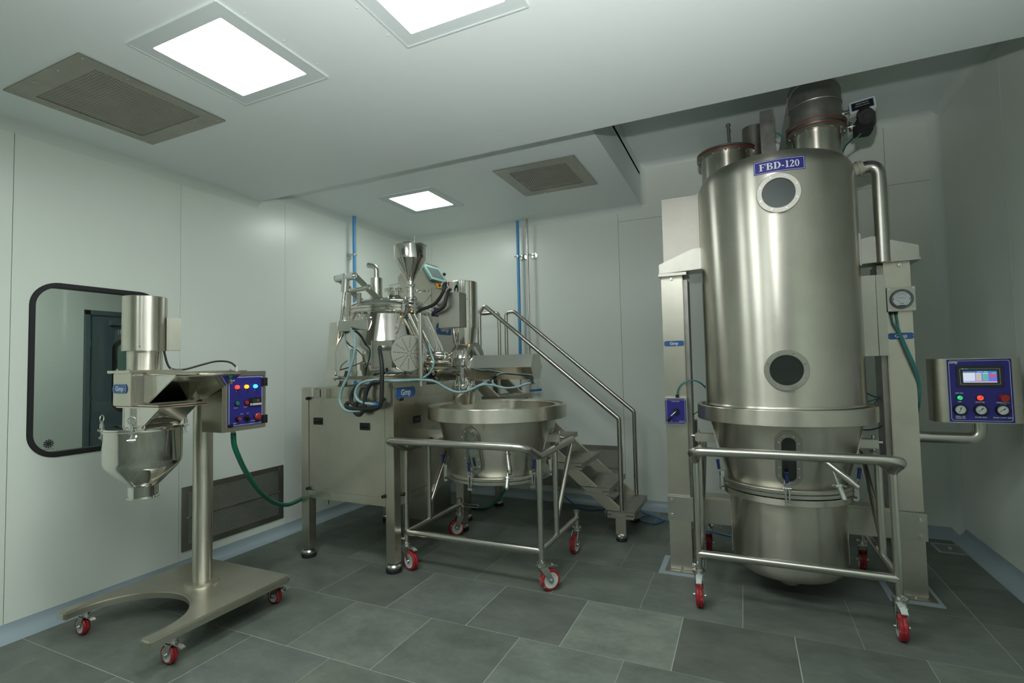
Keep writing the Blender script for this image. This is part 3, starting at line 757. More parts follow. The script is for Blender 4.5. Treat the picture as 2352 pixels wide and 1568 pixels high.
    bolts(T, [(-.502, 3.815, .505), (-.502, 3.815, .40), (.952, 3.90, .495), (.952, 3.90, .395)], -Y, .013)
    # side switch cabinet
    sc_ = T.part('switch_cabinet', MB().box(.715, .835, 3.90, 4.10, 1.505, 2.02), M['sheet'], bev=.003)
    T.part('cabinet_door', MB().box(.712, .785, 3.885, 3.90, 1.505, 2.02).box(.79, .838, 3.885, 3.90, 1.505, 2.02), M['satin'], sc_)
    # filter bag control on the left column
    fb = T.part('control_box', MB().box(-.527, -.372, 3.79, 3.84, 1.048, 1.237), M['satin'], bev=.002)
    T.part('control_face', MB().box(-.520, -.380, 3.788, 3.79, 1.054, 1.230), M['blue_panel'], fb)
    T.part('border_line', MB().ringp(rrect(.126, .162, .002, 1), rrect(.122, .158, .002, 1), (-.45, 3.7875, 1.142), X, Z, -Y, .0006), M['violet_print'], fb)
    for sx in (-1, 1):
        for sz in (-1, 1): T.part('screw', MB().cyl((-.45+sx*.064, 3.788, 1.142+sz*.082), (-.45+sx*.064, 3.784, 1.142+sz*.082), .0055, seg=10), M['cast'], fb)
    T.part('lever', MB().cyl((-.447, 3.788, 1.142), (-.447, 3.765, 1.142), .021, .018, seg=20).cyl((-.48, 3.765, 1.11), (-.507, 3.765, 1.076), .006, .0085, seg=12), M['black'], fb)
    T.part('lever_rod', MB().cyl((-.447, 3.768, 1.142), (-.485, 3.765, 1.104), .004, seg=10), M['cast'], fb)
    text(T, 'FILTER BAG', .0105, (-.45, 3.7872, 1.211), X, Z, M['white_print'], fb)
    text(T, 'UP', .0105, (-.482, 3.7872, 1.07), X, Z, M['white_print'], fb)
    text(T, 'DOWN', .0105, (-.412, 3.7872, 1.07), X, Z, M['white_print'], fb)
    T.part('gland', MB().cyl((-.44, 3.815, 1.237), (-.44, 3.815, 1.258), .011, seg=12), M['black'], fb)
    T.part('air_tube', MB().tube(smooth([(-.44, 3.815, 1.25), (-.435, 3.815, 1.29), (-.405, 3.82, 1.335), (-.35, 3.83, 1.358), (-.29, 3.85, 1.345), (-.24, 3.9, 1.285), (-.235, 3.93, 1.22)]), .0055, 10), M['teal'])
    T.part('sensor_cable', MB().tube(smooth([(-.37, 3.9, 1.09), (-.30, 3.95, 1.14), (-.24, 4.02, 1.22), (-.2, 4.1, 1.27)]), .003, 8), M['black'])
    plate(T, (-.451, 3.839, 1.627), X, Z, .142, .04, .03)
    # pressure gauge box on the right column
    gb = T.part('gauge_box', MB().box(.846, .992, 3.895, 3.935, 1.782, 1.935), M['satin'], bev=.002)
    o = V(.919, 3.895, 1.858)
    T.part('dial_ring', MB().lathe([(.048, 0), (.048, .012), (.050, .015), (.058, .015), (.061, .011), (.061, 0)], o, -Y, 48), M['grey_ring'], gb)
    T.part('dial', MB().cyl(o, o-Y*.006, .05, seg=40), M['dial'], gb)
    mk = MB()
    for k in range(11):
        a = PI*(.18+.64*k/10); mk.obox(o-Y*.0065+X*(.034*math.cos(a))+Z*(.034*math.sin(a)-.006), X*math.cos(a)+Z*math.sin(a), Z*math.cos(a)-X*math.sin(a), -Y, .003, .0005, .0003)
    mk.prism([(-.034, .004), (-.008, -.018), (-.009, -.0195)], o-Y*.007, X, Z, -Y, .0005)
    for k in (-1, 1): mk.cyl(o-Y*.006+X*k*.041, o-Y*.008+X*k*.041, .003, seg=8)
    mk.box(o.x-.022, o.x+.022, o.y-.0065, o.y-.006, o.z-.047, o.z-.040)
    T.part('needle', mk, M['black'], gb)
    T.part('dial_badge', MB().box(o.x-.010, o.x+.010, o.y-.0066, o.y-.006, o.z-.036, o.z-.024), M['cream'], gb)
    text(T, '0  15  30  45  60', .0075, o-Y*.0065+Z*.033, X, Z, M['black'], gb)
    text(T, 'INDITECH', .0085, o-Y*.0065+Z*.006, X, Z, M['black'], gb)
    bolts(T, [o+X*sx*.061+Z*sz*.065 for sx in (-1, 1) for sz in (-1, 1)], -Y, .006, gb)
    for k, x in ((0, .868), (1, .893)):
        T.part('gland', MB().cyl((x, 3.915, 1.782), (x, 3.915, 1.762), .011, .008, seg=12), M['black'], gb)
        T.part('air_tube', MB().tube(smooth([(x, 3.915, 1.77), (x+.004, 3.912, 1.715), (.895+k*.008, 3.905, 1.655), (.922+k*.01, 3.9, 1.56), (.962+k*.01, 3.90, 1.43), (.99+k*.006, 3.93, 1.31), (.996, 3.96, 1.20), (.988, 4.02, 1.08)]), .0055, 10), M['teal'])
    plate(T, (.914, 3.929, 1.627), X, Z, .137, .042, .032)
    # operator panel on its arm
    T.part('panel_arm', MB().tube(fillet([(.97, 4.0, .99), (1.295, 4.0, .99), (1.295, 4.0, 1.12)], .105, 12), .035, 24).lathe([(.037, 0), (.044, 0), (.044, .012), (.037, .014)], (.982, 4.0, .99), X, 24), M['tube'])
    hx0, hx1, hy, z0, z1 = 1.055, 1.478, 3.875, 1.095, 1.478
    arc = [(hx0+.072-.072*math.sin(t), hy+.075-.075*math.cos(t)) for t in [PI/2*k/8 for k in range(9)]]
    arc2 = [(hx1-.072+.072*math.sin(t), hy+.075-.075*math.cos(t)) for t in [PI/2*k/8 for k in range(8, -1, -1)]]
    pol = arc+[(hx0, hy+.14), (hx1, hy+.14)]+arc2
    hm = T.part('operator_panel', MB().prism(pol, (0, 0, z0), X, Y, Z, z1-z0), M['sheet'], label='operator panel with blue face on a bent tube arm', ang=30)
    cx, cz, yy = (hx0+hx1)/2, (z0+z1)/2, hy
    w, h = .297, .372
    T.part('panel_face', MB().box(cx-w/2, cx+w/2, yy-.002, yy, cz-h/2, cz+h/2), M['blue_panel'], hm)
    T.part('border_line', MB().ringp(rrect(w-.016, h-.016, .012, 5), rrect(w-.020, h-.020, .011, 5), (cx, yy-.002, cz), X, Z, -Y, .0006), M['white_print'], hm)
    sz0 = z1-.107
    T.part('screen_bezel', MB().box(cx-.107, cx+.107, yy-.010, yy-.002, sz0-.062, sz0+.063), M['charcoal'], hm, bev=.002)
    T.part('bezel_line', MB().ringp(rrect(.184, .092, .004, 2), rrect(.1815, .0895, .004, 2), (cx, yy-.0101, sz0-.001), X, Z, -Y, .0005), M['white_print'], hm)
    sw, sh, ys = .155, .068, yy-.0104
    def cell(nm, a, b, c_, d, mat, k=0): T.part(nm, MB().box(cx-sw/2+a*sw, cx-sw/2+b*sw, ys-.0004-k*.0002, ys, sz0-sh/2+c_*sh-.002, sz0-sh/2+d*sh-.002), M[mat], hm)
    cell('screen', 0, 1, 0, 1, 's_blue'); cell('screen_header', 0, 1, .87, 1, 's_bar', 1); cell('screen_list', 0, .36, .14, .86, 's_white', 1)
    cell('screen_cell', 0, .36, .80, .86, 's_cream', 2); cell('screen_footer', 0, 1, 0, .07, 's_white', 1); cell('screen_cell', 0, .2, .08, .13, 's_lblue', 2)
    for k in range(9):
        cell('screen_cell', .38, .55, .15+k*.077, .205+k*.077, 's_cream' if k < 8 else 's_white', 1); cell('screen_cell', .58, .75, .15+k*.077, .205+k*.077, 's_green' if k < 8 else 's_white', 1)
    for k in range(5): cell('screen_cell', .22+k*.16, .34+k*.16, .08, .13, 's_red', 2)
    cell('screen_cell', .78, .98, .60, .72, 's_red', 1); cell('screen_cell', .79, .92, .46, .56, 's_red', 1); cell('screen_cell', .85, .98, .76, .85, 's_green', 1); cell('screen_cell', .62, .74, .89, .98, 's_green', 2)
    text(T, 'AUTO', .009, (cx, ys-.0008, sz0+.0275), X, Z, M['s_white'], hm)
    T.part('maker_mark', MB().prism([(-.006, -.003), (.006, -.003), (0, .005)], (cx-.078, ys-.0002, sz0+.046), X, Z, -Y, .0005).box(cx-.07, cx-.053, ys-.0006, ys, sz0+.043, sz0+.046), M['white_print'], hm)
    text(T, 'Gmp', .021, (cx-w/2+.03, yy-.0026, z1-.022), X, Z, M['white_print'], hm, bold=.03)
    zz = cz-.042
    def knob(x, z, r, mat, depth=.014, ring=True):
        o = V(x, yy-.002, z)
        if ring: T.part('button_ring', MB().lathe([(r*1.0, 0), (r*1.25, 0), (r*1.22, .006), (r*1.0, .008)], o, -Y, 24), M['black'], hm)
        return T.part('button', MB().cyl(o, o-Y*depth, r, r*.94, seg=24), M[mat], hm)
    knob(cx-.098, zz, .0125, 'led_green'); T.part('switch_bar', MB().bar((cx-.107, yy-.018, zz-.007), (cx-.087, yy-.018, zz+.007), .004, .004, Y), M['cream'], hm)
    knob(cx-.004, zz, .0145, 'led_red'); knob(cx+.102, zz, .021, 'red_btn', .03, False)
    T.part('switch_bar', MB().bar((cx-.010, yy-.017, zz-.006), (cx+.003, yy-.017, zz+.006), .004, .003, Y), M['red_btn'], hm)
    t = lambda s_, x, z, q=.0105: text(T, s_, q, (cx+x, yy-.0026, z), X, Z, M['white_print'], hm, bold=.02)
    t('OFF ON', -.098, zz+.027); t('HMI', -.098, zz-.024); t('HOOTER', -.004, zz-.026); t('EMERGENCY\nSTOP', .100, zz-.033, .0105)
    gz = cz-.112
    for gx, s_, na in ((-.098, 'MAIN AIR\nPRESSURE', 70), (-.003, 'FILTER SEAL', 42), (.095, 'PROD CONT SEAL', 35)):
        o = V(cx+gx, yy-.002, gz)
        T.part('gauge_ring', MB().lathe([(.026, 0), (.026, .012), (.028, .014), (.032, .014), (.034, .010), (.034, 0)], o, -Y, 36), M['black'], hm)
        T.part('dial', MB().cyl(o, o-Y*.007, .027, seg=32), M['dial'], hm)
        a = math.radians(na); d = X*math.cos(a)+Z*math.sin(a)
        nm_ = MB().bar(o-Y*.0085-d*.02, o-Y*.0085+d*.012, .0016, .0008, d.cross(Y)).bar(o-Y*.0085+d*.004, o-Y*.0085+d*.014, .005, .0008, d.cross(Y))
        for k in range(9):
            b = PI*(-.2+1.4*k/8); nm_.obox(o-Y*.0075+X*(.022*math.cos(b))+Z*(.022*math.sin(b)), X*math.cos(b)+Z*math.sin(b), Z*math.cos(b)-X*math.sin(b), -Y, .0022, .0004, .0003)
        T.part('needle', nm_, M['black'], hm)
        t(s_, gx, gz-.045 if '\n' not in s_ else gz-.046)
    # ducts on the head
    d = V(.498, 3.85, 0)
    T.part('exhaust_neck', MB().cyl(d+Z*2.70, d+Z*2.985, .142, seg=48), M['drum'])
    T.part('duct_flange', MB().lathe([(.14, 2.965), (.174, 2.965), (.174, 2.985), (.16, 2.986), (.16, 3.004), (.174, 3.005), (.174, 3.028), (.14, 3.03)], d, seg=56), M['dull'])
    T.part('gasket', MB().lathe([(.15, 2.985), (.176, 2.987), (.176, 2.990), (.15, 2.992)], d, seg=56).lathe([(.15, 3.024), (.176, 3.027), (.176, 3.031), (.15, 3.034)], d, seg=56), M['red_seal'])
    bolts(T, [d+V(.16*math.cos(a), .16*math.sin(a), 2.965) for a in [PI*(1.05+.9*k/6) for k in range(7)]], -Z, .008)
    path = fillet([d+Z*3.03, d+Z*3.27, d+Z*3.27+Y*.5, d+Z*3.27+Y*1.45], .24, 5)
    T.part('exhaust_duct', MB().tube(path, .15, 40), M['duct'], ang=12)
    for i in (1, 3, 5): T.part('duct_seam', MB().tube([p for p in [path[i]+((Vector(path[i+1])-Vector(path[i-1])).normalized().cross(X))*(.152*math.cos(a))+X*(.152*math.sin(a)) for a in [2*PI*k/40 for k in range(40)]]], .004, 6, closed=True), M['duct'])
    e = V(-.055, 4.10, 0)
    T.part('vent_port', MB().cyl(e+Z*2.5, e+Z*3.02, .178, seg=48), M['drum'])
    T.part('vent_flange', MB().lathe([(.17, 3.012), (.209, 3.012), (.209, 3.026), (.2, 3.027), (.2, 3.036), (.209, 3.037), (.209, 3.05), (.001, 3.05)], e, seg=56), M['dull'])
    T.part('gasket', MB().lathe([(.18, 3.027), (.206, 3.028), (.206, 3.035), (.18, 3.036)], e, seg=56), M['red_seal'])
    bolts(T, [e+V(.195*math.cos(a), .195*math.sin(a), 3.012) for a in [PI*(1.05+.9*k/6) for k in range(7)]], -Z, .008)
    T.part('lift_rod', MB().cyl((-.03, 4.15, 3.0), (-.035, 4.15, 3.30), .011, seg=12).cyl((-.035, 4.15, 3.28), (-.035, 4.15, 3.292), .018, seg=12), M['dull'])
    T.part('cylinder_stub', MB().cyl((.135, 4.1, 2.7), (.135, 4.1, 3.205), .078, seg=32), M['dull'])
    T.part('cylinder_box', MB().box(.172, .258, 3.87, 3.96, 2.7, 3.222), M['duct'], bev=.002)
    T.part('air_tube', MB().tube(smooth([(.255, 4.0, 3.12), (.29, 4.0, 3.09), (.34, 4.0, 3.03), (.36, 4.0, 2.97)]), .005, 8), M['teal'])
    # overflow pipe on the right
    T.part('bypass_pipe', MB().tube(fillet([(.66, 3.9, 2.70), (.838, 3.9, 2.745), (.838, 3.9, 2.1)], .09, 10), .0385, 24), M['tube'])
    T.part('pipe_coupling', MB().cyl((.675, 3.9, 2.71), (.70, 3.9, 2.716), .034, seg=20).cyl((.70, 3.9, 2.716), (.755, 3.9, 2.73), .044, seg=20).cyl((.725, 3.9, 2.722), (.735, 3.9, 2.725), .050, seg=20), M['cream'])
    # monitor and actuator
    fm = T.part('flow_monitor', MB().obox((.765, 3.88, 3.118), V(1, 0, .13).normalized(), V(0, .35, 1).normalized(), V(.0, -1, .35).normalized(), .072, .046, .02), M['white_plastic'], bev=.003)
    u, v = V(1, 0, .13).normalized(), V(0, .35, 1).normalized(); n = u.cross(v).normalized()
    o = V(.765, 3.88, 3.118)+n*.0202
    T.part('monitor_face', MB().obox(o, u, v, n, .062, .032, .0006), M['blue_plate'], fm)
    T.part('monitor_face', MB().obox(o+n*.0006, u, v, n, .058, .029, .0006), M['black'], fm)
    text(T, 'ELECTRON', .014, o+v*.014+n*.0015, u, v, M['dial'], fm)
    text(T, 'Solid Flow Monitor', .0105, o-v*.004+n*.0015, u, v, M['white_print'], fm)
    T.part('monitor_stem', MB().cyl((.63, 3.87, 3.09), (.70, 3.88, 3.105), .014, seg=12).cyl((.645, 3.87, 3.094), (.66, 3.87, 3.096), .024, seg=12), M['cast'])
    ac = T.part('actuator', MB().box(.715, .81, 3.83, 3.93, 2.935, 3.02), M['black'], bev=.008)
    T.part('actuator_head', MB().cyl((.772, 3.80, 3.02), (.772, 3.86, 3.06), .046, seg=28).cyl((.772, 3.79, 3.018), (.772, 3.80, 3.024), .018, seg=20), M['black'], ac)
    T.part('actuator_block', MB().box(.74, .832, 3.86, 3.95, 2.99, 3.065), M['charcoal'], ac, bev=.004)
    T.part('actuator_shaft', MB().cyl((.62, 3.87, 2.992), (.715, 3.87, 3.0), .012, seg=14).cyl((.69, 3.87, 2.998), (.70, 3.87, 2.999), .036, seg=18), M['cast'], ac)
    for k in (0, 1): T.part('actuator_cable', MB().tube(smooth([(.73+k*.02, 3.85, 2.94), (.70+k*.02, 3.85, 2.91), (.66, 3.86, 2.87+k*.01), (.63, 3.87, 2.80)]), .004, 8), M['black' if k == 0 else 'teal'], ac)
    # hoses and back frame
    for k, (z0_, dz) in enumerate(((1.38, -.17), (1.26, -.02), (1.16, .06))):
        T.part('air_tube', MB().tube(smooth([(.66, 4.05, z0_), (.74, 4.07, z0_-.05+dz*.4), (.83, 4.08, 1.22+.02*k)]), .005, 8), M['teal'])
    T.part('sensor_cable', MB().tube(smooth([(.62, 4.0, 1.05), (.70, 4.02, 1.02), (.78, 4.03, 1.03), (.84, 4.03, 1.07)]), .004, 8), M['black'])
    for x, k in ((-.42, 1), (.90, -1)):
        T.part('rear_strut', MB().bar((x+k*.06, 4.12, 1.05), (x+k*.05, 4.15, .3), .05, .04, X), M['duct'])
    T.part('marker_scrawl', MB().tube([c+V(.5265*math.cos(-PI/2+a), .5265*math.sin(-PI/2+a), zz_) for a, zz_ in ((-.07, 1.150), (-.05, 1.158), (-.035, 1.152), (-.01, 1.150), (.02, 1.153), (.05, 1.150), (.06, 1.154), (.075, 1.150))], .0015, 5), M['red_marker'])
    return T
def serif(T, s, h, f, under):
    # roman capitals and figures built from outlines, wrapped by f
    t = h*.20; th = h*.075; q = {}
    def arcp(cx, cy, rx, ry, a0, a1, n=14): return [(cx+rx*math.cos(a0+(a1-a0)*k/n), cy+ry*math.sin(a0+(a1-a0)*k/n)) for k in range(n+1)]
    def strip2(o_, i_): return [(o_[k], o_[k+1], i_[k+1], i_[k]) for k in range(len(o_)-1)]
    R_ = lambda a, b, c, d: [((a, c), (b, c), (b, d), (a, d))]
    stem = lambda x: R_(x, x+t, 0, h)+R_(x-t*.45, x+t*1.45, 0, th)+R_(x-t*.45, x+t*1.45, h-th, h)
    q['F'] = (stem(t*.5)+R_(t, h*.72, h-th, h)+R_(h*.66, h*.72, h*.68, h)+R_(t, h*.48, h*.48, h*.48+th)+R_(h*.44, h*.49, h*.37, h*.64), h*.78)
    q['B'] = (stem(t*.5)+R_(t, h*.40, h-th, h)+R_(t, h*.40, h*.49, h*.49+th)+R_(t, h*.40, 0, th)
              + strip2(arcp(h*.38, h*.765, h*.30, h*.235, -PI/2, PI/2), arcp(h*.38, h*.765, h*.13, h*.17, -PI/2, PI/2))
              + strip2(arcp(h*.40, h*.265, h*.34, h*.265, -PI/2, PI/2), arcp(h*.40, h*.265, h*.15, h*.20, -PI/2, PI/2)), h*.80)
    q['D'] = (stem(t*.5)+R_(t, h*.40, h-th, h)+R_(t, h*.40, 0, th)+strip2(arcp(h*.36, h*.5, h*.42, h*.5, -PI/2, PI/2, 20), arcp(h*.36, h*.5, h*.21, h*.43, -PI/2, PI/2, 20)), h*.84)
    q['-'] = (R_(h*.04, h*.30, h*.25, h*.25+t*.75), h*.36)
    q['1'] = (R_(h*.19, h*.19+t*.85, 0, h)+R_(h*.08, h*.48, 0, th)+[((h*.06, h*.83), (h*.19, h*.86), (h*.30, h), (h*.24, h))], h*.54)
    q['2'] = (strip2(arcp(h*.25, h*.72, h*.24, h*.28, -.5, PI*.93), arcp(h*.23, h*.72, h*.08, h*.20, -.5, PI*.93))+[((h*.30, h*.62), (h*.46, h*.60), (h*.16, h*.13), (h*.02, h*.04))]+R_(h*.02, h*.46, 0, h*.14)+[((h*.38, h*.1), (h*.46, 0), (h*.52, h*.26), (h*.47, h*.26))], h*.56)
    q['0'] = (strip2(arcp(h*.26, h*.5, h*.25, h*.5, 0, 2*PI, 28), arcp(h*.26, h*.5, h*.10, h*.44, 0, 2*PI, 28)), h*.54)
    tw = sum(q[ch][1] for ch in s); x = -tw/2
    for ch in s:
        m = MB()
        for poly in q[ch][0]: m.add([f(x+a, b-h/2) for a, b in poly], [tuple(range(len(poly)))])
        o = finish('lettering', m, M['white_print'], T.loc, under, recalc=False)
        x += q[ch][1]
dryer()

# ------------------------------------------------------------------ granulating mill on a column (left)
def mill():
    T = Thing('granulating_mill', 'column mounted granulating mill with polished hopper on a forked wheeled base', 'mill', (-3.12, 2.0, 0))
    zt, zb = .18, .135
    x0, x1, y0, y1 = -3.545, -2.695, 1.565, 2.425; cx = -3.12
    pts = [(x0, y0), (x0+.085, y0)]
    pts += [(cx-.345*math.cos(a), 1.63+.345*math.sin(a)) for a in [PI*k/28 for k in range(29)]]
    pts += [(x1-.085, y0), (x1, y0)]
    pts += [(x1-.03+.03*math.cos(a), y1-.03+.03*math.sin(a)) for a in [PI/2*k/5 for k in range(6)]]
    pts += [(x0+.03-.03*math.sin(a), y1-.03+.03*math.cos(a)) for a in [PI/2*k/5 for k in range(6)]]
    T.part('base_plate', MB().prism(pts, (0, 0, zb), X, Y, Z, zt-zb), M['sheet'], bev=.009)
    for x, y in ((-3.50, 1.684), (-2.725, 1.696), (-2.775, 2.385), (-3.46, 2.385)): caster(T, x-.0, y, .05, .034, zb, (1, 0, 0), -.025, 1 if True else 0)
    c = V(-3.135, 2.13, 0)
    T.part('column_flange', MB().cyl(c+Z*zt, c+Z*(zt+.018), .098, .096, seg=48), M['sheet'])
    T.part('column', MB().cyl(c+Z*.19, c+Z*1.34, .0555, seg=48), M['drum'])
    # cross beam
    bx0, bx1 = -3.175, -3.005
    T.part('support_beam', MB().box(bx0, bx1, 1.64, 2.30, 1.318, 1.497), M['sheet'], bev=.004)
    T.part('beam_cover', MB().box(bx0-.02, bx1+.02, 1.62, 1.90, 1.497, 1.512).box(bx0-.015, bx1+.03, 1.70, 2.32, 1.488, 1.500), M['sheet'], bev=.002)
    T.part('beam_foot', MB().box(bx0-.01, bx1+.02, 2.0, 2.27, 1.30, 1.32), M['sheet'])
    T.part('end_plate', MB().box(bx0+.0, bx1+.006, 2.245, 2.252, 1.325, 1.49), M['dull'])
    bolts(T, [(bx0, 1.66, 1.512), (bx1-.06, 1.66, 1.512), (bx1-.02, 1.86, 1.512), (bx1, 2.22, 1.500), (bx1-.03, 2.29, 1.5)], Z, .008)
    plate(T, (-3.105, 1.6385, 1.412), X, Z, .125, .052, .036)
    m_ = V(-3.145, 1.785, 0)
    T.part('motor_cover', MB().lathe([(.001, 1.932), (.104, 1.934), (.1085, 1.930), (.1085, 1.622), (.104, 1.620), (.001, 1.620)], m_, seg=72), M['drum'], ang=40)
    T.part('motor_neck', MB().cyl(m_+Z*1.50, m_+Z*1.625, .0845, seg=56), M['drum'])
    T.part('neck_strap', MB().lathe([(.0846, 1.515), (.0862, 1.515), (.0862, 1.615), (.0846, 1.615)], m_, seg=6, a0=PI*1.25-1.25, a1=PI*1.25-.99), M['dull'])
    ju, jn = V(.49, .87, 0).normalized(), V(.87, -.49, 0).normalized()
    T.part('junction_box', MB().obox(m_+ju*.140+Z*1.72, ju, Z, jn, .034, .095, .045), M['sheet'], bev=.002)
    T.part('junction_flange', MB().obox(m_+ju*.108+jn*.02+Z*1.72, ju, Z, jn, .006, .097, .03), M['satin'])
    for a in (-2.25, -.72): bolts(T, [m_+V(.108*math.cos(a), .108*math.sin(a), 1.645)], V(math.cos(a), math.sin(a), 0), .006, None, 'screw')
    T.part('motor_cable', MB().tube(smooth([(-3.06, 1.84, 1.63), (-3.045, 1.85, 1.55), (-3.03, 1.87, 1.515), (-3.01, 1.93, 1.512), (-2.99, 2.02, 1.538), (-2.97, 2.10, 1.558), (-2.95, 2.17, 1.553), (-2.93, 2.20, 1.525), (-2.925, 2.205, 1.495)]), .0058, 10), M['black'])
    T.part('gland', MB().cyl((-2.925, 2.205, 1.493), (-2.925, 2.205, 1.525), .010, .008, seg=12), M['white_plastic'])
    # inlet tray: near side, sloping underside and far side
    A = [V(-3.005, 1.705, 1.338), V(-2.955, 1.70, 1.334), V(-2.62, 1.635, 1.477), V(-3.005, 1.705, 1.482)]
    Bq = [V(-3.005, 2.02, 1.338), V(-2.955, 2.02, 1.334), V(-2.60, 1.985, 1.477), V(-3.005, 2.02, 1.482)]
    t_ = .004; m = MB()
    def sheet(q, nrm):
        q = [Vector(p) for p in q]; nrm = Vector(nrm).normalized()*t_; k = len(q)
        m.add(q+[p+nrm for p in q], [tuple(range(k)), tuple(range(2*k-1, k-1, -1))]+[(i, k+i, k+(i+1) % k, (i+1) % k) for i in range(k)])
    sheet(A, (0, -1, 0)); sheet(Bq, (0, 1, 0)); sheet([A[1], A[2], Bq[2], Bq[1]], (.4, 0, -1)); sheet([A[0], A[1], Bq[1], Bq[0]], (0, 0, -1))
    T.part('inlet_tray', m, M['mirror'])
    T.part('tray_rim', MB().tube([A[3]+Z*.003, A[2]+Z*.003, Bq[2]+Z*.003, Bq[3]+Z*.003], .0045, 8), M['mirror'])
    T.part('inlet_edge', MB().box(-3.006, -2.998, 1.66, 1.705, 1.335, 1.485), M['satin'])
    T.part('gap_strip', MB().box(-3.0055, -3.001, 1.675, 1.70, 1.345, 1.47), M['black'])
    T.part('tray_lug', MB().cyl((-2.70, 1.99, 1.445), (-2.695, 2.0, 1.445), .028, seg=24), M['mirror'])
    # discharge hood below the beam
    T.part('screen_flange', MB().box(-3.20, -2.80, 1.66, 1.93, 1.318, 1.324).box(-3.19, -2.81, 1.665, 1.925, 1.306, 1.312), M['mirror'], bev=.001)
    T.part('gasket', MB().box(-3.195, -2.805, 1.663, 1.927, 1.3125, 1.3175), M['red_seal'])
    h = [(-3.20, 1.18), (-3.00, 1.18), (-2.99, 1.205), (-2.845, 1.306), (-3.20, 1.306)]
    T.part('discharge_hood', MB().prism(h, (0, 1.70, 0), X, Z, Y, .20), M['mirror'], bev=.006)
    T.part('hood_cylinder', MB().cyl((-3.12, 1.75, 1.18), (-3.12, 1.75, 1.306), .075, seg=32), M['mirror'])
    bolts(T, [(-2.935, 1.80, 1.262)], V(.5, 0, -.7).normalized(), .011)
    # collecting hopper
    b = V(-3.145, 1.785, 0)
    T.part('collecting_hopper', MB().lathe([(.196, 1.172), (.196, 1.180), (.1925, 1.182), (.1925, 1.170), (.190, 1.165), (.190, 1.01), (.186, .985), (.172, .962), (.082, .865), (.073, .858), (.072, .80), (.079, .797), (.080, .791), (.068, .791), (.068, .86), (.168, .965), (.184, 1.01), (.184, 1.165)], b, seg=96), M['mirror'], ang=32)
    T.part('hopper_lid', MB().lathe([(.001, 1.192), (.185, 1.192), (.192, 1.190), (.197, 1.183), (.19, 1.181), (.001, 1.183)], b, seg=72), M['mirror'])
    for a in (math.radians(-144), math.radians(-44), math.radians(76)):
        d = V(math.cos(a), math.sin(a), 0); q = b+d*.212
        p = T.part('eye_bolt', MB().tube([q+V(-d.y, d.x, 0)*(.019*math.cos(k*PI/12))+Z*(1.243+.019*math.sin(k*PI/12)) for k in range(24)], .003, 8, closed=True).cyl(q+Z*1.19, q+Z*1.214, .011, .009, seg=12).cyl(q+Z*1.214, q+Z*1.226, .007, seg=10).cyl(q+Z*1.13, q+Z*1.19, .005, seg=8), M['cast'])
        T.part('clamp_bracket', MB().obox(b+d*.205+Z*1.178, d, V(-d.y, d.x, 0), Z, .022, .014, .006).obox(b+d*.20+Z*1.137, d, V(-d.y, d.x, 0), Z, .012, .016, .010).cyl(q+Z*1.137-V(-d.y, d.x, 0)*.02, q+Z*1.137+V(-d.y, d.x, 0)*.02, .006, seg=8), M['cast'], p)
    bolts(T, [b+V(.07, -.13, 1.192), b+V(.12, -.10, 1.192)], Z, .010)
    # control box on the beam
    cb = T.part('control_box', MB().box(-2.985, -2.80, 2.018, 2.318, 1.133, 1.493), M['sheet'], bev=.003)
    o = V(-2.80, 2.168, 1.313)
    T.part('control_door', MB().obox(o+X*.003, Y, Z, X, .127, .158, .004), M['sheet'], cb, bev=.001)
    T.part('control_face', MB().obox(o+X*.0075, Y, Z, X, .122, .153, .0008), M['blue_panel'], cb)
    o = o+X*.0085
    T.part('border_line', MB().ringp(rrect(.226, .288, .002, 1), rrect(.2225, .2845, .002, 1), o, Y, Z, X, .0005).ringp(rrect(.234, .296, .002, 1), rrect(.232, .294, .002, 1), o, Y, Z, X, .0005), M['white_print'], cb)
    def P(u, v): return o+Y*u+Z*v
    for u, mt in ((-.063, 'led_red'), (.0, 'led_amber'), (.062, 'led_blue')):
        T.part('pilot_lamp', MB().cyl(P(u, .085), P(u, .085)+X*.012, .0125, .0115, seg=20).sphere(P(u, .085)+X*.010, .011), M[mt], cb)
    for u, l in ((-.066, 'R'), (-.002, 'Y'), (.06, 'B')): text(T, l, .009, P(u, .060)+X*.001, Y, Z, M['white_print'], cb)
    def btn(u, v, r, mt, d=.012, ring='black'):
        T.part('button_ring', MB().cyl(P(u, v), P(u, v)+X*.005, r*1.2, seg=24), M[ring], cb); T.part('button', MB().cyl(P(u, v)+X*.004, P(u, v)+X*d, r, r*.95, seg=24), M[mt], cb)
    btn(-.064, -.012, .0125, 'green_btn'); btn(.0, -.012, .0125, 'red_btn')
    dm = T.part('digital_meter', MB().obox(P(.062, -.010)+X*.004, Y, Z, X, .042, .024, .005), M['black'], cb)
    T.part('meter_strip', MB().obox(P(.062, -.026)+X*.0094, Y, Z, X, .040, .0065, .0004), M['white_plastic'], cb)
    T.part('meter_button', MB().obox(P(.036, -.026)+X*.010, Y, Z, X, .004, .003, .0004), M['red_btn'], cb)
    T.part('meter_window', MB().obox(P(.066, -.004)+X*.0094, Y, Z, X, .030, .011, .0003), M['charcoal'], cb)
    text(T, '0', .016, P(.076, -.004)+X*.0102, Y, Z, M['digit'], cb)
    text(T, 'START', .010, P(-.070, -.040)+X*.001, Y, Z, M['white_print'], cb); text(T, 'STOP', .010, P(-.005, -.040)+X*.001, Y, Z, M['white_print'], cb)
    T.part('speed_knob', MB().cyl(P(-.064, -.105), P(-.064, -.105)+X*.010, .012, seg=18).cyl(P(-.064, -.105)+X*.01, P(-.064, -.105)+X*.022, .008, seg=18), M['black'], cb)
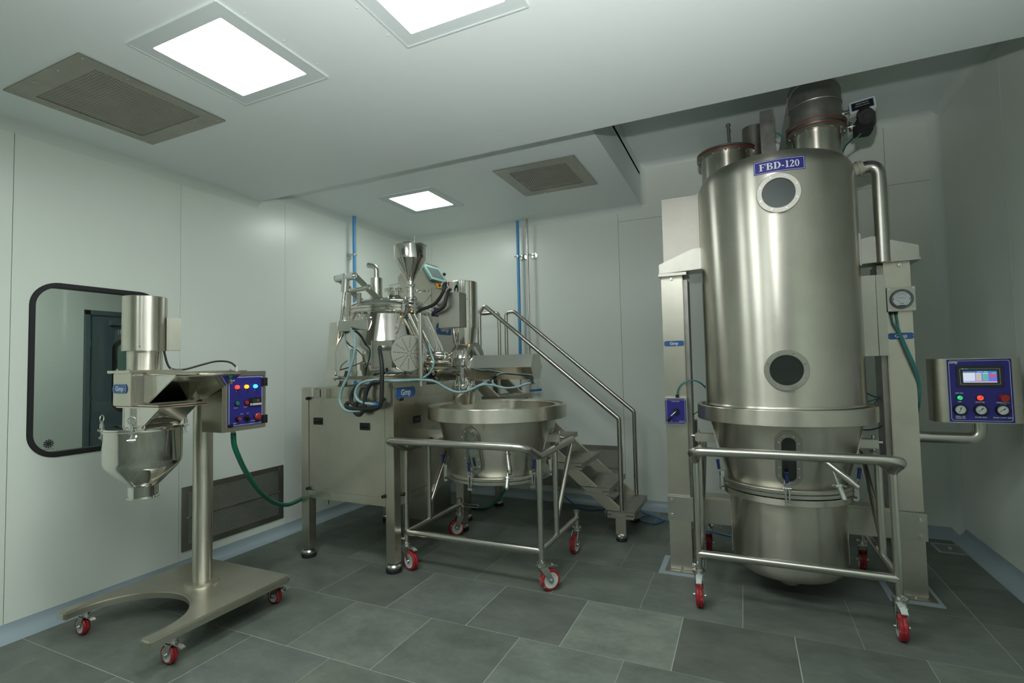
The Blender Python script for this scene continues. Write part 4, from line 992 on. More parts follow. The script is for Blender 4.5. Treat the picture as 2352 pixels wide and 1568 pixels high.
    T.part('knob_cap', MB().cyl(P(-.064, -.105)+X*.022, P(-.064, -.105)+X*.034, .009, seg=18), M['red_btn'], cb)
    T.part('selector', MB().cyl(P(-.002, -.104), P(-.002, -.104)+X*.012, .016, seg=22).obox(P(-.002, -.104)+X*.018, (Y*.8-Z*.6), (Y*.6+Z*.8), X, .017, .005, .007), M['black'], cb)
    T.part('button_ring', MB().cyl(P(.066, -.103), P(.066, -.103)+X*.018, .012, seg=18), M['black'], cb)
    T.part('stop_button', MB().lathe([(.012, .014), (.020, .018), (.0215, .026), (.017, .032), (.001, .034)], P(.066, -.103), X, 24), M['red_btn'], cb)
    text(T, 'SPEED', .010, P(-.073, -.132)+X*.001, Y, Z, M['white_print'], cb); text(T, 'FWD', .009, P(-.03, -.080)+X*.001, Y, Z, M['white_print'], cb)
    text(T, 'REV', .009, P(.012, -.079)+X*.001, Y, Z, M['white_print'], cb); text(T, 'E.STOP', .010, P(.048, -.128)+X*.001, Y, Z, M['white_print'], cb)
    text(T, 'Gmp', .018, P(-.095, .128)+X*.001, Y, Z, M['white_print'], cb)
    for v in (.11, -.125):
        T.part('hinge', MB().obox(P(.118, v)+X*.004, Y, Z, X, .009, .026, .005).obox(P(.140, v)+X*.004, Y, Z, X, .008, .026, .005).cyl(P(.129, v-.026)+X*.007, P(.129, v+.026)+X*.007, .006, seg=10), M['black'], cb)
    T.part('latch', MB().cyl(P(-.108, -.143), P(-.108, -.143)+X*.016, .011, seg=14), M['black'], cb)
    T.part('gland', MB().cyl((-2.87, 2.14, 1.110), (-2.87, 2.14, 1.133), .011, .015, seg=14), M['white_plastic'], cb)
mill()

# ------------------------------------------------------------------ mixer granulator
def granulator():
    T = Thing('mixer_granulator', 'polished steel mixer granulator with conical bowl on a boxed stand', 'mixer', (-2.81, 3.58, 0))
    x0, x1, y0, y1, zt, zb = -3.268, -2.352, 3.04, 4.12, 1.345, .475
    p = .078
    for x in (x0, x1-p):
        for y in (y0, y1-p):
            T.part('leg', MB().box(x, x+p, y, y+p, .065, zt), M['sheet'], bev=.003)
            cx, cy = x+p/2, y+p/2
            T.part('foot_pad', MB().lathe([(.001, .0), (.056, .0), (.058, .008), (.058, .026), (.055, .032), (.001, .032)], (cx, cy, 0), seg=28), M['rubber'])
            T.part('foot_cap', MB().lathe([(.054, .032), (.055, .045), (.045, .058), (.02, .064), (.02, .07)], (cx, cy, 0), seg=28), M['cast'])
    T.part('stand_body', MB().box(x0+.012, x1-.012, y0+.012, y1-.012, zb+.01, zt-.01), M['sheet'])
    for y in (y0, y1-p): T.part('lower_beam', MB().box(x0+p, x1-p, y, y+p, zb, zb+.062), M['sheet'], bev=.002)
    for x in (x0, x1-p): T.part('lower_beam', MB().box(x, x+p, y0+p, y1-p, zb, zb+.062), M['sheet'], bev=.002)
    for y in (y0, y1-p): T.part('upper_beam', MB().box(x0+p, x1-p, y, y+p, 1.272, zt), M['sheet'], bev=.002)
    for x in (x0, x1-p): T.part('upper_beam', MB().box(x, x+p, y0+p, y1-p, 1.272, zt), M['sheet'], bev=.002)
    T.part('top_plate', MB().box(x0+.02, x1+.012, y0+.0, y1+.02, zt, zt+.006), M['sheet'])
    T.part('top_slab', MB().box(-2.56, -2.335, 3.03, 3.45, zt+.006, zt+.042), M['sheet'], bev=.003)
    T.part('side_upstand', MB().box(x0+.0, x0+.11, 3.30, 3.34, zt, zt+.045), M['sheet'])
    fp = T.part('front_panel', MB().box(x0+p+.004, x1-p-.004, y0+.004, y0+.016, zb+.068, 1.266), M['sheet'], bev=.001)
    sp = T.part('side_panel', MB().box(x1-.016, x1-.004, y0+p+.004, y1-p-.004, zb+.068, 1.266), M['sheet'], bev=.001)
    def recess(o, u, n, w, h, par):
        o, u, n = Vector(o), Vector(u), Vector(n)
        T.part('recess_handle', MB().ringp(rrect(w, h, .003, 2), rrect(w-.014, h-.014, .002, 2), o, u, Z, n, .004).obox(o+n*.001, u, Z, n, w/2-.006, h/2-.006, .001).prism([(-h*.3, .001), (h*.2, .001), (h*.05, .012)], o-u*(w*.3), Z, n, u, w*.6), M['black'], par)
    for x in (-3.09, -2.62): recess((x, y0+.004, 1.083 if x < -3 else 1.055), X, -Y, .095, .055, fp)
    recess((x1-.004, 3.335, 1.085), Y, X, .10, .055, sp)
    for x in (x0+p+.002, x1-p-.012):
        for z in (1.262, zb+.075): T.part('panel_knob', MB().cyl((x, y0+.004, z), (x, y0-.022, z), .014, .012, seg=8), M['black'], fp)
    for z in (1.258, zb+.075): T.part('panel_knob', MB().cyl((x1-.004, y0+p+.012, z), (x1+.022, y0+p+.012, z), .014, .012, seg=8), M['black'], sp)
    plate(T, (x1+.0005, 3.19, 1.305), V(0, 1, .02), V(0, -.02, 1), .25, .088, .062, small=True)
    T.part('drain_pipe', MB().cyl((-3.11, 3.16, .40), (-3.11, 3.16, .48), .012, seg=12), M['tube'])
    # bowl and lid
    c = V(-2.81, 3.60, 0)
    T.part('bowl_seat', MB().cyl(c+Z*(zt), c+Z*1.405, .20, seg=40), M['mirror'])
    T.part('bowl', MB().lathe([(.001, 1.405), (.40, 1.405), (.43, 1.41), (.452, 1.435), (.462, 1.50), (.462, 1.64), (.452, 1.68), (.332, 1.945), (.33, 1.96)], c, seg=96), M['mirror'], ang=25)
    T.part('bowl_base_ring', MB().lathe([(.40, 1.398), (.455, 1.398), (.455, 1.408), (.40, 1.41)], c, seg=72), M['satin'])
    T.part('bowl_rim', MB().lathe([(.33, 1.955), (.36, 1.957), (.363, 1.962), (.363, 1.978), (.355, 1.982), (.355, 1.986), (.364, 1.99), (.364, 2.006), (.355, 2.012), (.33, 2.012)], c, seg=96), M['mirror'], ang=25)
    T.part('lid', MB().lathe([(.35, 2.01), (.345, 2.028), (.315, 2.052), (.26, 2.074), (.18, 2.09), (.08, 2.098), (.001, 2.10)], c, seg=96), M['mirror'], ang=40)
    for a in (-.62, -.35, 2.2, 3.8): T.part('lid_clamp', MB().obox(c+V(.365*math.cos(a), .365*math.sin(a), 1.985), V(math.cos(a), math.sin(a), 0), V(-math.sin(a), math.cos(a), 0), Z, .02, .012, .028).cyl(c+V(.378*math.cos(a), .378*math.sin(a), 1.94), c+V(.378*math.cos(a), .378*math.sin(a), 2.03), .006, seg=8), M['cast'])
    for a in [k*PI/5+.3 for k in range(10)]: T.part('lid_bolt', MB().cyl(c+V(.24*math.cos(a), .24*math.sin(a), 2.075), c+V(.24*math.cos(a), .24*math.sin(a), 2.096), .009, seg=8), M['cast'])
    # charging hopper on the lid
    h = V(-2.585, 3.60, 0)
    T.part('charging_hopper', MB().lathe([(.143, 2.540), (.145, 2.546), (.140, 2.546), (.1415, 2.536), (.1415, 2.42), (.030, 2.235), (.030, 2.20), (.026, 2.20), (.026, 2.236), (.137, 2.421), (.137, 2.54)], h, seg=72), M['mirror'], ang=25)
    T.part('hopper_valve', MB().cyl(h+Z*2.08, h+Z*2.20, .030, seg=28).cyl(h+Z*2.185, h+Z*2.205, .048, seg=24).cyl(h+Z*2.095, h+Z*2.105, .046, seg=24).cyl(h+V(.0, -.05, 2.195), h+V(.05, -.05, 2.195), .006, seg=8), M['cast'])
    T.part('valve_lever', MB().cyl(h+V(.03, 0, 2.14), h+V(.09, -.01, 2.142), .007, seg=10).cyl(h+V(.085, -.01, 2.142), h+V(.165, -.02, 2.138), .010, seg=12).sphere(h+V(.07, -.01, 2.142), .014), M['cast'])
    T.part('dip_stick', MB().cyl(h+V(.0, .02, 2.30), h+V(.02, .04, 2.64), .003, seg=6), M['tube'])
    pc = V(-2.745, 3.58, 0)
    T.part('lid_port', MB().cyl(pc+Z*2.09, pc+Z*2.165, .055, seg=32).cyl(pc+Z*2.155, pc+Z*2.18, .082, seg=32).cyl(pc+V(.06, -.055, 2.17), pc+V(.1, -.07, 2.17), .009, seg=8).lathe([(.10, 2.083), (.06, 2.11), (.055, 2.12)], pc, seg=32), M['mirror'])
    T.part('port_wire', MB().tube([pc+V(-.06, 0, 2.18), pc+V(-.055, 0, 2.215), pc+V(.05, 0, 2.225), pc+V(.05, 0, 2.18)], .0022, 6), M['cast'])
    v = V(-2.955, 3.60, 0)
    T.part('vent_filter', MB().cyl(v+Z*2.075, v+Z*2.11, .03, seg=20).cyl(v+Z*2.10, v+Z*2.125, .062, seg=24).cyl(v+Z*2.125, v+Z*2.295, .0505, seg=32).cyl(v+V(.03, -.045, 2.11), v+V(.03, -.075, 2.11), .009, seg=8), M['tube'])
    T.part('vent_bend', MB().tube(fillet([v+Z*2.295, v+Z*2.40, v+V(-.085, -.01, 2.42)], .055, 8), .023, 20), M['tube'])
    # lid lifting gear
    a = V(-3.035, 3.30, 0)
    T.part('lift_pivot', MB().cyl((-3.125, 3.30, 2.262), (-2.94, 3.30, 2.272), .032, seg=24), M['white_plastic'])
    T.part('pivot_cap', MB().cyl((-2.955, 3.30, 2.27), (-2.93, 3.30, 2.272), .030, seg=20).cyl((-2.93, 3.30, 2.272), (-2.915, 3.30, 2.273), .018, seg=14).cyl((-3.14, 3.30, 2.262), (-3.12, 3.30, 2.263), .030, seg=20).cyl((-3.045, 3.30, 2.14), (-3.03, 3.30, 2.295), .033, seg=22), M['cast'])
    T.part('lift_rod', MB().cyl((-3.088, 3.30, 1.88), (-3.048, 3.30, 2.16), .0145, seg=18).cyl((-3.048, 3.30, 2.14), (-3.046, 3.30, 2.155), .021, seg=14), M['mirror'])
    cov = T.part('cylinder_cover', MB().prism([(-3.225, 1.395), (-3.125, 1.395), (-3.082, 1.885), (-3.172, 1.885)], (0, 3.255, 0), X, Z, Y, .09), M['mirror'], bev=.002)
    T.part('lift_cylinder', MB().cyl((-3.118, 3.33, 1.46), (-3.075, 3.33, 1.86), .038, seg=28).cyl((-3.085, 3.31, 1.86), (-3.082, 3.31, 1.90), .03, seg=20), M['mirror'])
    for k, (q0, q1) in enumerate((((-2.935, 3.30, 2.272), (-2.70, 3.36, 2.03)), ((-3.115, 3.31, 2.262), (-2.90, 3.40, 2.02)))):
        T.part('lift_arm', MB().bar(q0, q1, .046, .02, Z), M['mirror'], bev=.002)
    T.part('arm_tie', MB().cyl((-3.01, 3.32, 2.15), (-2.85, 3.33, 2.16), .018, seg=16).cyl((-2.86, 3.32, 2.165), (-2.80, 3.32, 2.168), .022, seg=14), M['cast'])
    for x in (-2.985, -2.875): T.part('hinge_post', MB().bar((x, 3.27, 1.89), (x+.005, 3.28, 2.12), .022, .03, Y), M['satin'], bev=.002)
    T.part('hinge_block', MB().box(-3.03, -2.72, 3.20, 3.30, 1.80, 1.885), M['tube'], bev=.006)
    T.part('hinge_bracket', MB().prism([(-2.93, 1.70), (-2.74, 1.70), (-2.70, 1.87), (-2.74, 1.92), (-2.90, 1.88)], (0, 3.26, 0), X, Z, Y, .05), M['mirror'], bev=.004)
    bolts(T, [(-2.815, 3.26, 1.90), (-2.775, 3.26, 1.895), (-2.735, 3.26, 1.90), (-3.0, 3.25, 1.89)], Z, .012)
    T.part('valve_fitting', MB().cyl((-3.03, 3.26, 1.83), (-2.97, 3.24, 1.835), .016, seg=12).cyl((-2.99, 3.24, 1.84), (-2.99, 3.24, 1.88), .010, seg=10).cyl((-3.0, 3.24, 1.80), (-2.95, 3.23, 1.80), .014, seg=10), M['charcoal'])
    T.part('cylinder_foot', MB().box(-3.215, -3.08, 3.25, 3.36, 1.352, 1.395).box(-3.255, -3.04, 3.2, 3.40, 1.346, 1.356).cyl((-3.13, 3.25, 1.42), (-3.06, 3.25, 1.425), .014, seg=10).cyl((-3.06, 3.24, 1.385), (-3.06, 3.225, 1.385), .022, seg=16), M['cast'])
    T.part('front_bracket', MB().box(-3.15, -3.03, 3.0, 3.04, 1.276, 1.335).cyl((-3.12, 3.01, 1.28), (-3.12, 3.01, 1.345), .03, seg=16).box(-3.02, -2.96, 3.0, 3.04, 1.27, 1.34), M['satin'], bev=.003)
    # chopper motor with perforated fan cover
    d = V(.78, -.62, 0).normalized(); e = V(-d.y, d.x, 0)*-1; o = V(-2.335, 3.22, 1.603)
    T.part('chopper_motor', MB().cyl(o-d*.32, o-d*.03, .135, seg=56).cyl(o-d*.06, o-d*.012, .141, seg=56).cyl(o-d*.42, o-d*.32, .09, seg=36), M['mirror'])
    T.part('fan_cover', MB().lathe([(.141, -.012), (.142, -.004), (.138, .0), (.001, .0)], o, d, 64), M['satin'], label='round perforated fan cover facing the room')
    u = d.cross(Z); m = MB()
    for ring in range(1, 9):
        n_ = 12 if ring > 2 else 6
        for k in range(n_):
            t = 2*PI*k/n_+.08; r = .0145*ring+.004
            m.cyl(o+d*.0005+u*(r*math.cos(t))+Z*(r*math.sin(t)), o+d*.0028+u*(r*math.cos(t))+Z*(r*math.sin(t)), .0034, seg=8)
    T.part('fan_holes', m, M['black'], kind='stuff')
    T.part('terminal_box', MB().box(-2.61, -2.43, 3.13, 3.235, 1.495, 1.705).box(-2.624, -2.61, 3.12, 3.25, 1.49, 1.71), M['satin'], bev=.003)
    T.part('cable_gland', MB().cyl((-2.525, 3.13, 1.65), (-2.525, 3.095, 1.648), .022, .018, seg=18), M['cast'])
    T.part('motor_conduit', MB().tube(smooth([(-2.525, 3.13, 1.65), (-2.51, 3.085, 1.647), (-2.46, 3.03, 1.615), (-2.412, 2.99, 1.50), (-2.408, 2.98, 1.30), (-2.418, 2.98, 1.235), (-2.45, 2.98, 1.203), (-2.52, 2.985, 1.194), (-2.66, 2.985, 1.192), (-2.735, 2.99, 1.198), (-2.752, 2.99, 1.222), (-2.735, 2.995, 1.236)]), .0155, 12), M['cable'])
    T.part('motor_conduit', MB().tube(smooth([(-2.455, 3.02, 1.392), (-2.50, 3.0, 1.388), (-2.545, 2.995, 1.35), (-2.57, 2.99, 1.28), (-2.575, 2.985, 1.20), (-2.61, 2.98, 1.152), (-2.655, 2.985, 1.158), (-2.672, 2.99, 1.19), (-2.66, 3.0, 1.232), (-2.63, 3.005, 1.243)]), .0155, 12), M['cable'])
    T.part('motor_conduit', MB().tube(smooth([(-2.60, 3.02, 1.40), (-2.66, 3.0, 1.36), (-2.70, 2.995, 1.30), (-2.702, 2.99, 1.245), (-2.68, 2.995, 1.225), (-2.655, 3.0, 1.235)]), .0145, 12), M['cable'])
    # air tubes on the front
    for pts, r in (([(-2.975, 3.24, 1.84), (-2.90, 3.20, 1.825), (-2.77, 3.08, 1.775), (-2.68, 3.01, 1.69), (-2.69, 3.0, 1.57), (-2.74, 2.995, 1.44), (-2.80, 2.99, 1.33), (-2.812, 2.985, 1.255), (-2.772, 2.98, 1.195), (-2.70, 2.98, 1.172), (-2.60, 2.985, 1.18)], .011),
                   ([(-3.0, 3.24, 1.80), (-2.93, 3.18, 1.72), (-2.82, 3.08, 1.66), (-2.755, 3.03, 1.59), (-2.735, 3.01, 1.50)], .0055),
                   ([(-3.05, 3.24, 1.475), (-2.93, 3.12, 1.495), (-2.83, 3.03, 1.525), (-2.745, 3.0, 1.56)], .0055),
                   ([(-2.46, 3.02, 1.405), (-2.54, 3.0, 1.402), (-2.62, 2.99, 1.378), (-2.66, 2.985, 1.31), (-2.63, 2.985, 1.255), (-2.56, 2.985, 1.235), (-2.47, 2.99, 1.228)], .011)):
        T.part('air_tube', MB().tube(smooth(pts), r, 10), M['ltube'])
    T.part('tube_fitting', MB().obox((-2.745, 2.985, 1.455), V(.3, 0, .95), Y, V(.95, 0, -.3), .022, .012, .009), M['charcoal'])
    T.part('tube_fitting', MB().cyl((-3.07, 3.25, 1.47), (-3.03, 3.235, 1.478), .014, seg=10).cyl((-3.02, 3.22, 1.48), (-3.0, 3.21, 1.484), .011, seg=10), M['charcoal'])
    T.part('tube_fitting', MB().cyl((-2.47, 2.99, 1.228), (-2.445, 2.99, 1.226), .010, seg=10).cyl((-2.49, 2.985, 1.238), (-2.46, 2.99, 1.236), .008, seg=8), M['tube_blue'])
    # support post and discharge barrel
    T.part('support_post', MB().cyl((-2.25, 3.25, 1.35), (-2.25, 3.25, 1.91), .017, seg=20), M['tube'])
    T.part('discharge_barrel', MB().cyl((-2.42, 3.6, 1.505), (-1.99, 3.6, 1.505), .105, seg=48).lathe([(.105, .0), (.125, .01), (.125, .03), (.105, .04)], (-2.34, 3.6, 1.505), X, 40).lathe([(.105, .0), (.122, .005), (.122, .03), (.105, .035)], (-2.03, 3.6, 1.505), X, 40), M['mirror'], ang=30)
    T.part('barrel_top', MB().sphere((-2.30, 3.56, 1.58), .09, 20, 12, (1.3, 1, .5)), M['mirror'])
    T.part('end_flange', MB().cyl((-1.985, 3.62, 1.53), (-1.972, 3.62, 1.53), .155, seg=48), M['satin'])
    hexp = [(-.095, -.10), (.075, -.10), (.10, .0), (.075, .095), (-.095, .095)]
    hexp = [(-.10, -.092), (.08, -.092), (.10, .0), (.08, .092), (-.10, .092)]
    o = V(-2.0, 3.60, 1.478)
    pneu = [(-.115, .0), (-.065, -.092), (.065, -.092), (.115, .0), (.065, .098), (-.065, .098)]
    T.part('actuator_cover', MB().prism(pneu, o, Y, Z, X, .565), M['mirror'], ang=12)
    T.part('cover_strap', MB().prism([(a*1.02, b*1.02) for a, b in pneu], o+X*.06, Y, Z, X, .012), M['mirror'])
    T.part('barrel_clamp', MB().box(-2.035, -2.005, 3.48, 3.52, 1.40, 1.60).cyl((-2.02, 3.49, 1.60), (-2.02, 3.49, 1.62), .014, seg=10).cyl((-2.02, 3.49, 1.38), (-2.02, 3.49, 1.40), .014, seg=10), M['cast'])
    # wet mill on the discharge
    w = V(-2.065, 3.60, 0)
    T.part('mill_motor_cover', MB().lathe([(.001, 2.178), (.110, 2.180), (.1155, 2.176), (.1155, 1.80), (.001, 1.80)], w, seg=72), M['mirror'], ang=35)
    T.part('mill_terminal_box', MB().box(-2.178, -1.99, 3.395, 3.55, 1.80, 2.072), M['satin'], bev=.003)
    T.part('terminal_lid_screw', MB().cyl((-1.99, 3.52, 2.03), (-1.982, 3.52, 2.03), .006, seg=8).cyl((-1.99, 3.52, 1.85), (-1.982, 3.52, 1.85), .006, seg=8), M['cast'])
    T.part('mill_neck', MB().lathe([(.106, 1.80), (.104, 1.77), (.088, 1.67), (.082, 1.665), (.088, 1.66), (.125, 1.59), (.135, 1.56), (.12, 1.50)], w, seg=56), M['mirror'], ang=30)
    T.part('mill_outlet', MB().lathe([(.075, 1.42), (.07, 1.37), (.075, 1.345), (.105, 1.34), (.105, 1.31), (.102, 1.305), (.102, 1.252), (.092, 1.224), (.092, 1.19), (.085, 1.19), (.085, 1.25)], w, seg=56), M['mirror'], ang=25)
    for k in range(5):
        t = -PI/2+(k-2)*.62
        T.part('outlet_bolt', MB().cyl(w+V(.085*math.cos(t), .085*math.sin(t), 1.34), w+V(.085*math.cos(t), .085*math.sin(t), 1.375), .010, seg=10), M['cast'])
    T.part('outlet_knob', MB().cyl(w+V(.10, -.03, 1.315), w+V(.145, -.05, 1.315), .012, seg=12), M['cast'])
    for pts, r in (([(-2.375, 3.40, 1.935), (-2.33, 3.38, 1.955), (-2.24, 3.36, 1.968), (-2.165, 3.345, 1.995), (-2.105, 3.34, 2.06), (-2.085, 3.35, 2.12), (-2.10, 3.38, 2.15), (-2.13, 3.41, 2.14), (-2.14, 3.43, 2.11)], .0135),
                   ([(-2.215, 3.375, 1.90), (-2.20, 3.36, 1.92), (-2.145, 3.35, 1.932), (-2.09, 3.345, 1.965), (-2.075, 3.35, 2.03), (-2.07, 3.38, 2.085), (-2.075, 3.41, 2.10)], .0135)):
        T.part('mill_conduit', MB().tube(smooth(pts), r, 12), M['cable'])
    T.part('cable_gland', MB().cyl((-2.145, 3.43, 2.065), (-2.145, 3.43, 2.10), .017, seg=14), M['white_plastic'])
    for pts in ([(-2.25, 3.36, 1.68), (-2.19, 3.30, 1.60), (-2.152, 3.28, 1.535), (-2.165, 3.27, 1.47), (-2.212, 3.27, 1.429), (-2.30, 3.22, 1.38), (-2.38, 3.15, 1.40)],
                [(-2.46, 3.05, 1.40), (-2.36, 3.12, 1.395), (-2.27, 3.22, 1.398), (-2.17, 3.30, 1.385), (-2.10, 3.35, 1.335), (-2.02, 3.38, 1.298), (-1.94, 3.40, 1.302), (-1.86, 3.42, 1.335), (-1.80, 3.45, 1.365)],
                [(-1.86, 3.42, 1.335), (-1.80, 3.44, 1.352), (-1.73, 3.45, 1.345), (-1.64, 3.45, 1.325), (-1.55, 3.46, 1.33), (-1.48, 3.48, 1.352), (-1.44, 3.50, 1.362)],
                [(-1.76, 3.50, 1.38), (-1.745, 3.47, 1.36), (-1.70, 3.45, 1.338), (-1.64, 3.45, 1.327)]):
        T.part('air_tube', MB().tube(smooth(pts), .010 if pts[0][0] < -2.3 else .008, 10), M['ltube'])
    for x in (-1.785, -1.445): T.part('tube_fitting', MB().cyl((x, 3.52, 1.386), (x, 3.52, 1.36), .012, seg=10).cyl((x-.02, 3.50, 1.366), (x+.02, 3.50, 1.366), .010, seg=10), M['charcoal'])
    T.part('sensor_wire', MB().tube(smooth([(-2.50, 3.28, 1.85), (-2.45, 3.24, 1.90), (-2.40, 3.23, 1.955), (-2.36, 3.24, 1.95), (-2.385, 3.24, 1.90), (-2.42, 3.24, 1.87), (-2.45, 3.25, 1.80), (-2.50, 3.27, 1.76)]), .003, 6), M['tube'])
    for k in range(3): T.part('glow_sensor', MB().sphere([(-2.47, 3.30, 1.90), (-2.40, 3.35, 1.94), (-1.965, 3.5, 1.66)][k], .006, 8, 6), M['led_amber'])
    for x0_, x1_ in (((-2.46, 3.40, 1.93), (-2.33, 3.45, 1.62)), ((-2.44, 3.44, 1.93), (-2.30, 3.50, 1.62))):
        T.part('side_pipe', MB().cyl(x0_, x1_, .012, seg=14), M['mirror'])
    return T
granulator()

# ------------------------------------------------------------------ console behind the granulator
def console():
    T = Thing('control_console', 'sloping steel control console with a pale green touch screen behind the granulator', 'console', (-2.9, 4.4, 0))
    pol = [(-3.14, 1.36), (-2.735, 1.36), (-2.735, 2.265), (-2.93, 2.56), (-2.985, 2.585), (-3.14, 2.40)]
    T.part('body', MB().prism(pol, (0, 4.15, 0), X, Z, Y, .43), M['sheet'], bev=.003)
    T.part('stand', MB().box(-3.10, -2.78, 4.2, 4.52, .0, 1.36), M['sheet'])
    T.part('side_seam', MB().bar((-2.735, 4.147, 2.20), (-2.95, 4.147, 2.0), .004, .003, Y).bar((-2.735, 4.147, 2.262), (-2.735, 4.147, 1.4), .006, .003, Y), M['dull'])
    bolts(T, [(-3.12, 4.148, 2.38), (-2.86, 4.148, 2.08), (-2.78, 4.148, 2.24)], -Y, .010)
    u = Y; v = V(-.195, 0, .295).normalized(); n = u.cross(v); o = V(-2.845, 4.36, 2.432)
    T.part('touch_screen', MB().obox(o+n*.012, u, v, n, .155, .105, .014), M['mint'], bev=.004, label='pale green framed touch screen')
    T.part('screen', MB().obox(o+n*.0265, u, v, n, .110, .068, .0008), plain('grey_lcd', (.10, .13, .13, 1), .25))
    T.part('emergency_plate', MB().obox(o-v*.155-u*.05+n*.003, u, v, n, .035, .035, .003), M['yellow'])
    T.part('emergency_mark', MB().cyl(o-v*.155-u*.05+n*.006, o-v*.155-u*.05+n*.03, .016, seg=16), M['red_btn'])
    T.part('emergency_body', MB().cyl(o-v*.155+u*.03, o-v*.155+u*.03+n*.05, .036, seg=20), M['mint'])
    T.part('emergency_button', MB().cyl(o-v*.13+u*.12+n*.03, o-v*.13+u*.12+n*.055, .022, seg=18).cyl(o-v*.13+u*.12, o-v*.13+u*.12+n*.03, .014, seg=14), M['red_btn'])
    T.part('knob', MB().cyl(o+v*.02+u*.18, o+v*.02+u*.18+n*.04, .016, seg=14), M['black'])
    f = V(-2.7345, 4.33, 0)
    T.part('ring_emblem', MB().ringp(circ(.045, 32), circ(.032, 32), f+Z*2.138-Y*.055, Y, Z, X, .001), M['charcoal'])
    T.part('model_plate', MB().box(-2.7348, -2.733, 4.185, 4.46, 1.985, 2.075), M['blue_panel'])
    text(T, 'RMG', .066, (-2.7325, 4.315, 2.03), Y, Z, M['white_print'], bold=.02)
    plate(T, (-2.7345, 4.37, 1.87), Y, Z, .30, .12, .075)
console()

# ------------------------------------------------------------------ access steps
def stair():
    T = Thing('access_steps', 'stainless access steps with punched treads and two sloping handrails', 'stairs', (-1.6, 4.6, 0))
    ya, yb = 4.30, 4.90
    s0, s1 = (-.955, .235), (-2.06, 1.14)
    dx, dz = s1[0]-s0[0], s1[1]-s0[1]; L = math.hypot(dx, dz)
    for y in (ya, yb):
        y_ = y if y == ya else y-.03
        pol = [(-.945, .235), (-2.285, 1.352), (-2.36, 1.352), (-2.36, 1.285), (-1.03, .185), (-1.03, .055), (-.945, .055)]
        T.part('stringer', MB().prism(pol, (0, y_, 0), X, Z, Y, .03), M['sheet'], bev=.002)
        T.part('foot_pad', MB().lathe([(.001, 0), (.045, 0), (.046, .02), (.04, .03), (.001, .03)], (-.987, y_+.015, 0), seg=24), M['rubber'])
        T.part('foot_cap', MB().lathe([(.043, .03), (.042, .046), (.03, .056), (.001, .058)], (-.987, y_+.015, 0), seg=24), M['cast'])
    treads = [(-.867, .246), (-1.067, .432), (-1.306, .628), (-1.53, .816), (-1.77, 1.005), (-2.03, 1.2)]
    for x, z in treads:
        w = .255
        t = T.part('tread', MB().box(x-w, x, ya+.0, yb, z-.005, z).box(x-.012, x, ya, yb, z-.045, z-.005).box(x-w, x-w+.012, ya, yb, z-.03, z-.005), M['dull'], bev=.001)
        m = MB()
        for i in range(3):
            for k in range(8):
                m.cyl((x-.035-i*.075+(.018 if k % 2 else 0), ya+.07+k*.066, z-.001), (x-.035-i*.075+(.018 if k % 2 else 0), ya+.07+k*.066, z+.004), .0075, .004, seg=8)
        T.part('anti_slip_studs', m, M['dull'], t)
        T.part('tread_bracket', MB().box(x-w*.9, x-.01, ya-.002, ya+.03, z-.030, z-.006).box(x-w*.9, x-.01, ya-.002, ya+.03, z-.062, z-.036), M['satin'], t)
    # platform
    T.part('platform', MB().box(-2.70, -2.25, ya, yb+.05, 1.36, 1.395), M['dull'], bev=.002)
    m = MB()
    for i in range(7):
        for k in range(7): m.cyl((-2.30-i*.06, ya+.08+k*.075, 1.394), (-2.30-i*.06, ya+.08+k*.075, 1.401), .013, .006, seg=8)
    T.part('anti_slip_studs', m, M['cast'], kind='stuff')
    for x, y in ((-2.431, 4.92), (-2.5, 4.36)):
        T.part('platform_leg', MB().box(x-.03, x+.03, y-.03, y+.03, .055, 1.36), M['sheet'], bev=.002)
        T.part('foot_pad', MB().lathe([(.001, 0), (.05, 0), (.051, .02), (.045, .03), (.001, .03)], (x, y, 0), seg=24), M['rubber'])
        T.part('foot_cap', MB().lathe([(.048, .03), (.047, .046), (.03, .056), (.001, .058)], (x, y, 0), seg=24), M['cast'])
    r = .0195
    T.part('handrail', MB().tube(fillet([(-.978, ya+.015, .25), (-.978, ya+.015, 1.02), (-2.25, ya+.015, 2.075), (-2.305, ya+.015, 2.0), (-2.305, ya+.015, 1.39)], [.035, .06, .05], 8), r, 18), M['tube'])
    T.part('handrail', MB().tube(fillet([(-.962, yb-.015, .25), (-.962, yb-.015, 1.03), (-2.19, yb-.015, 2.06), (-2.285, yb-.015, 2.055), (-2.285, yb-.015, 1.39)], [.035, .05, .05], 8), r, 18), M['tube'])
    T.part('guard_rail', MB().tube(fillet([(-3.1, yb+.03, 2.065), (-2.39, yb+.03, 2.065), (-2.39, yb+.03, 1.39)], .06, 8), r, 18), M['tube'])
stair()

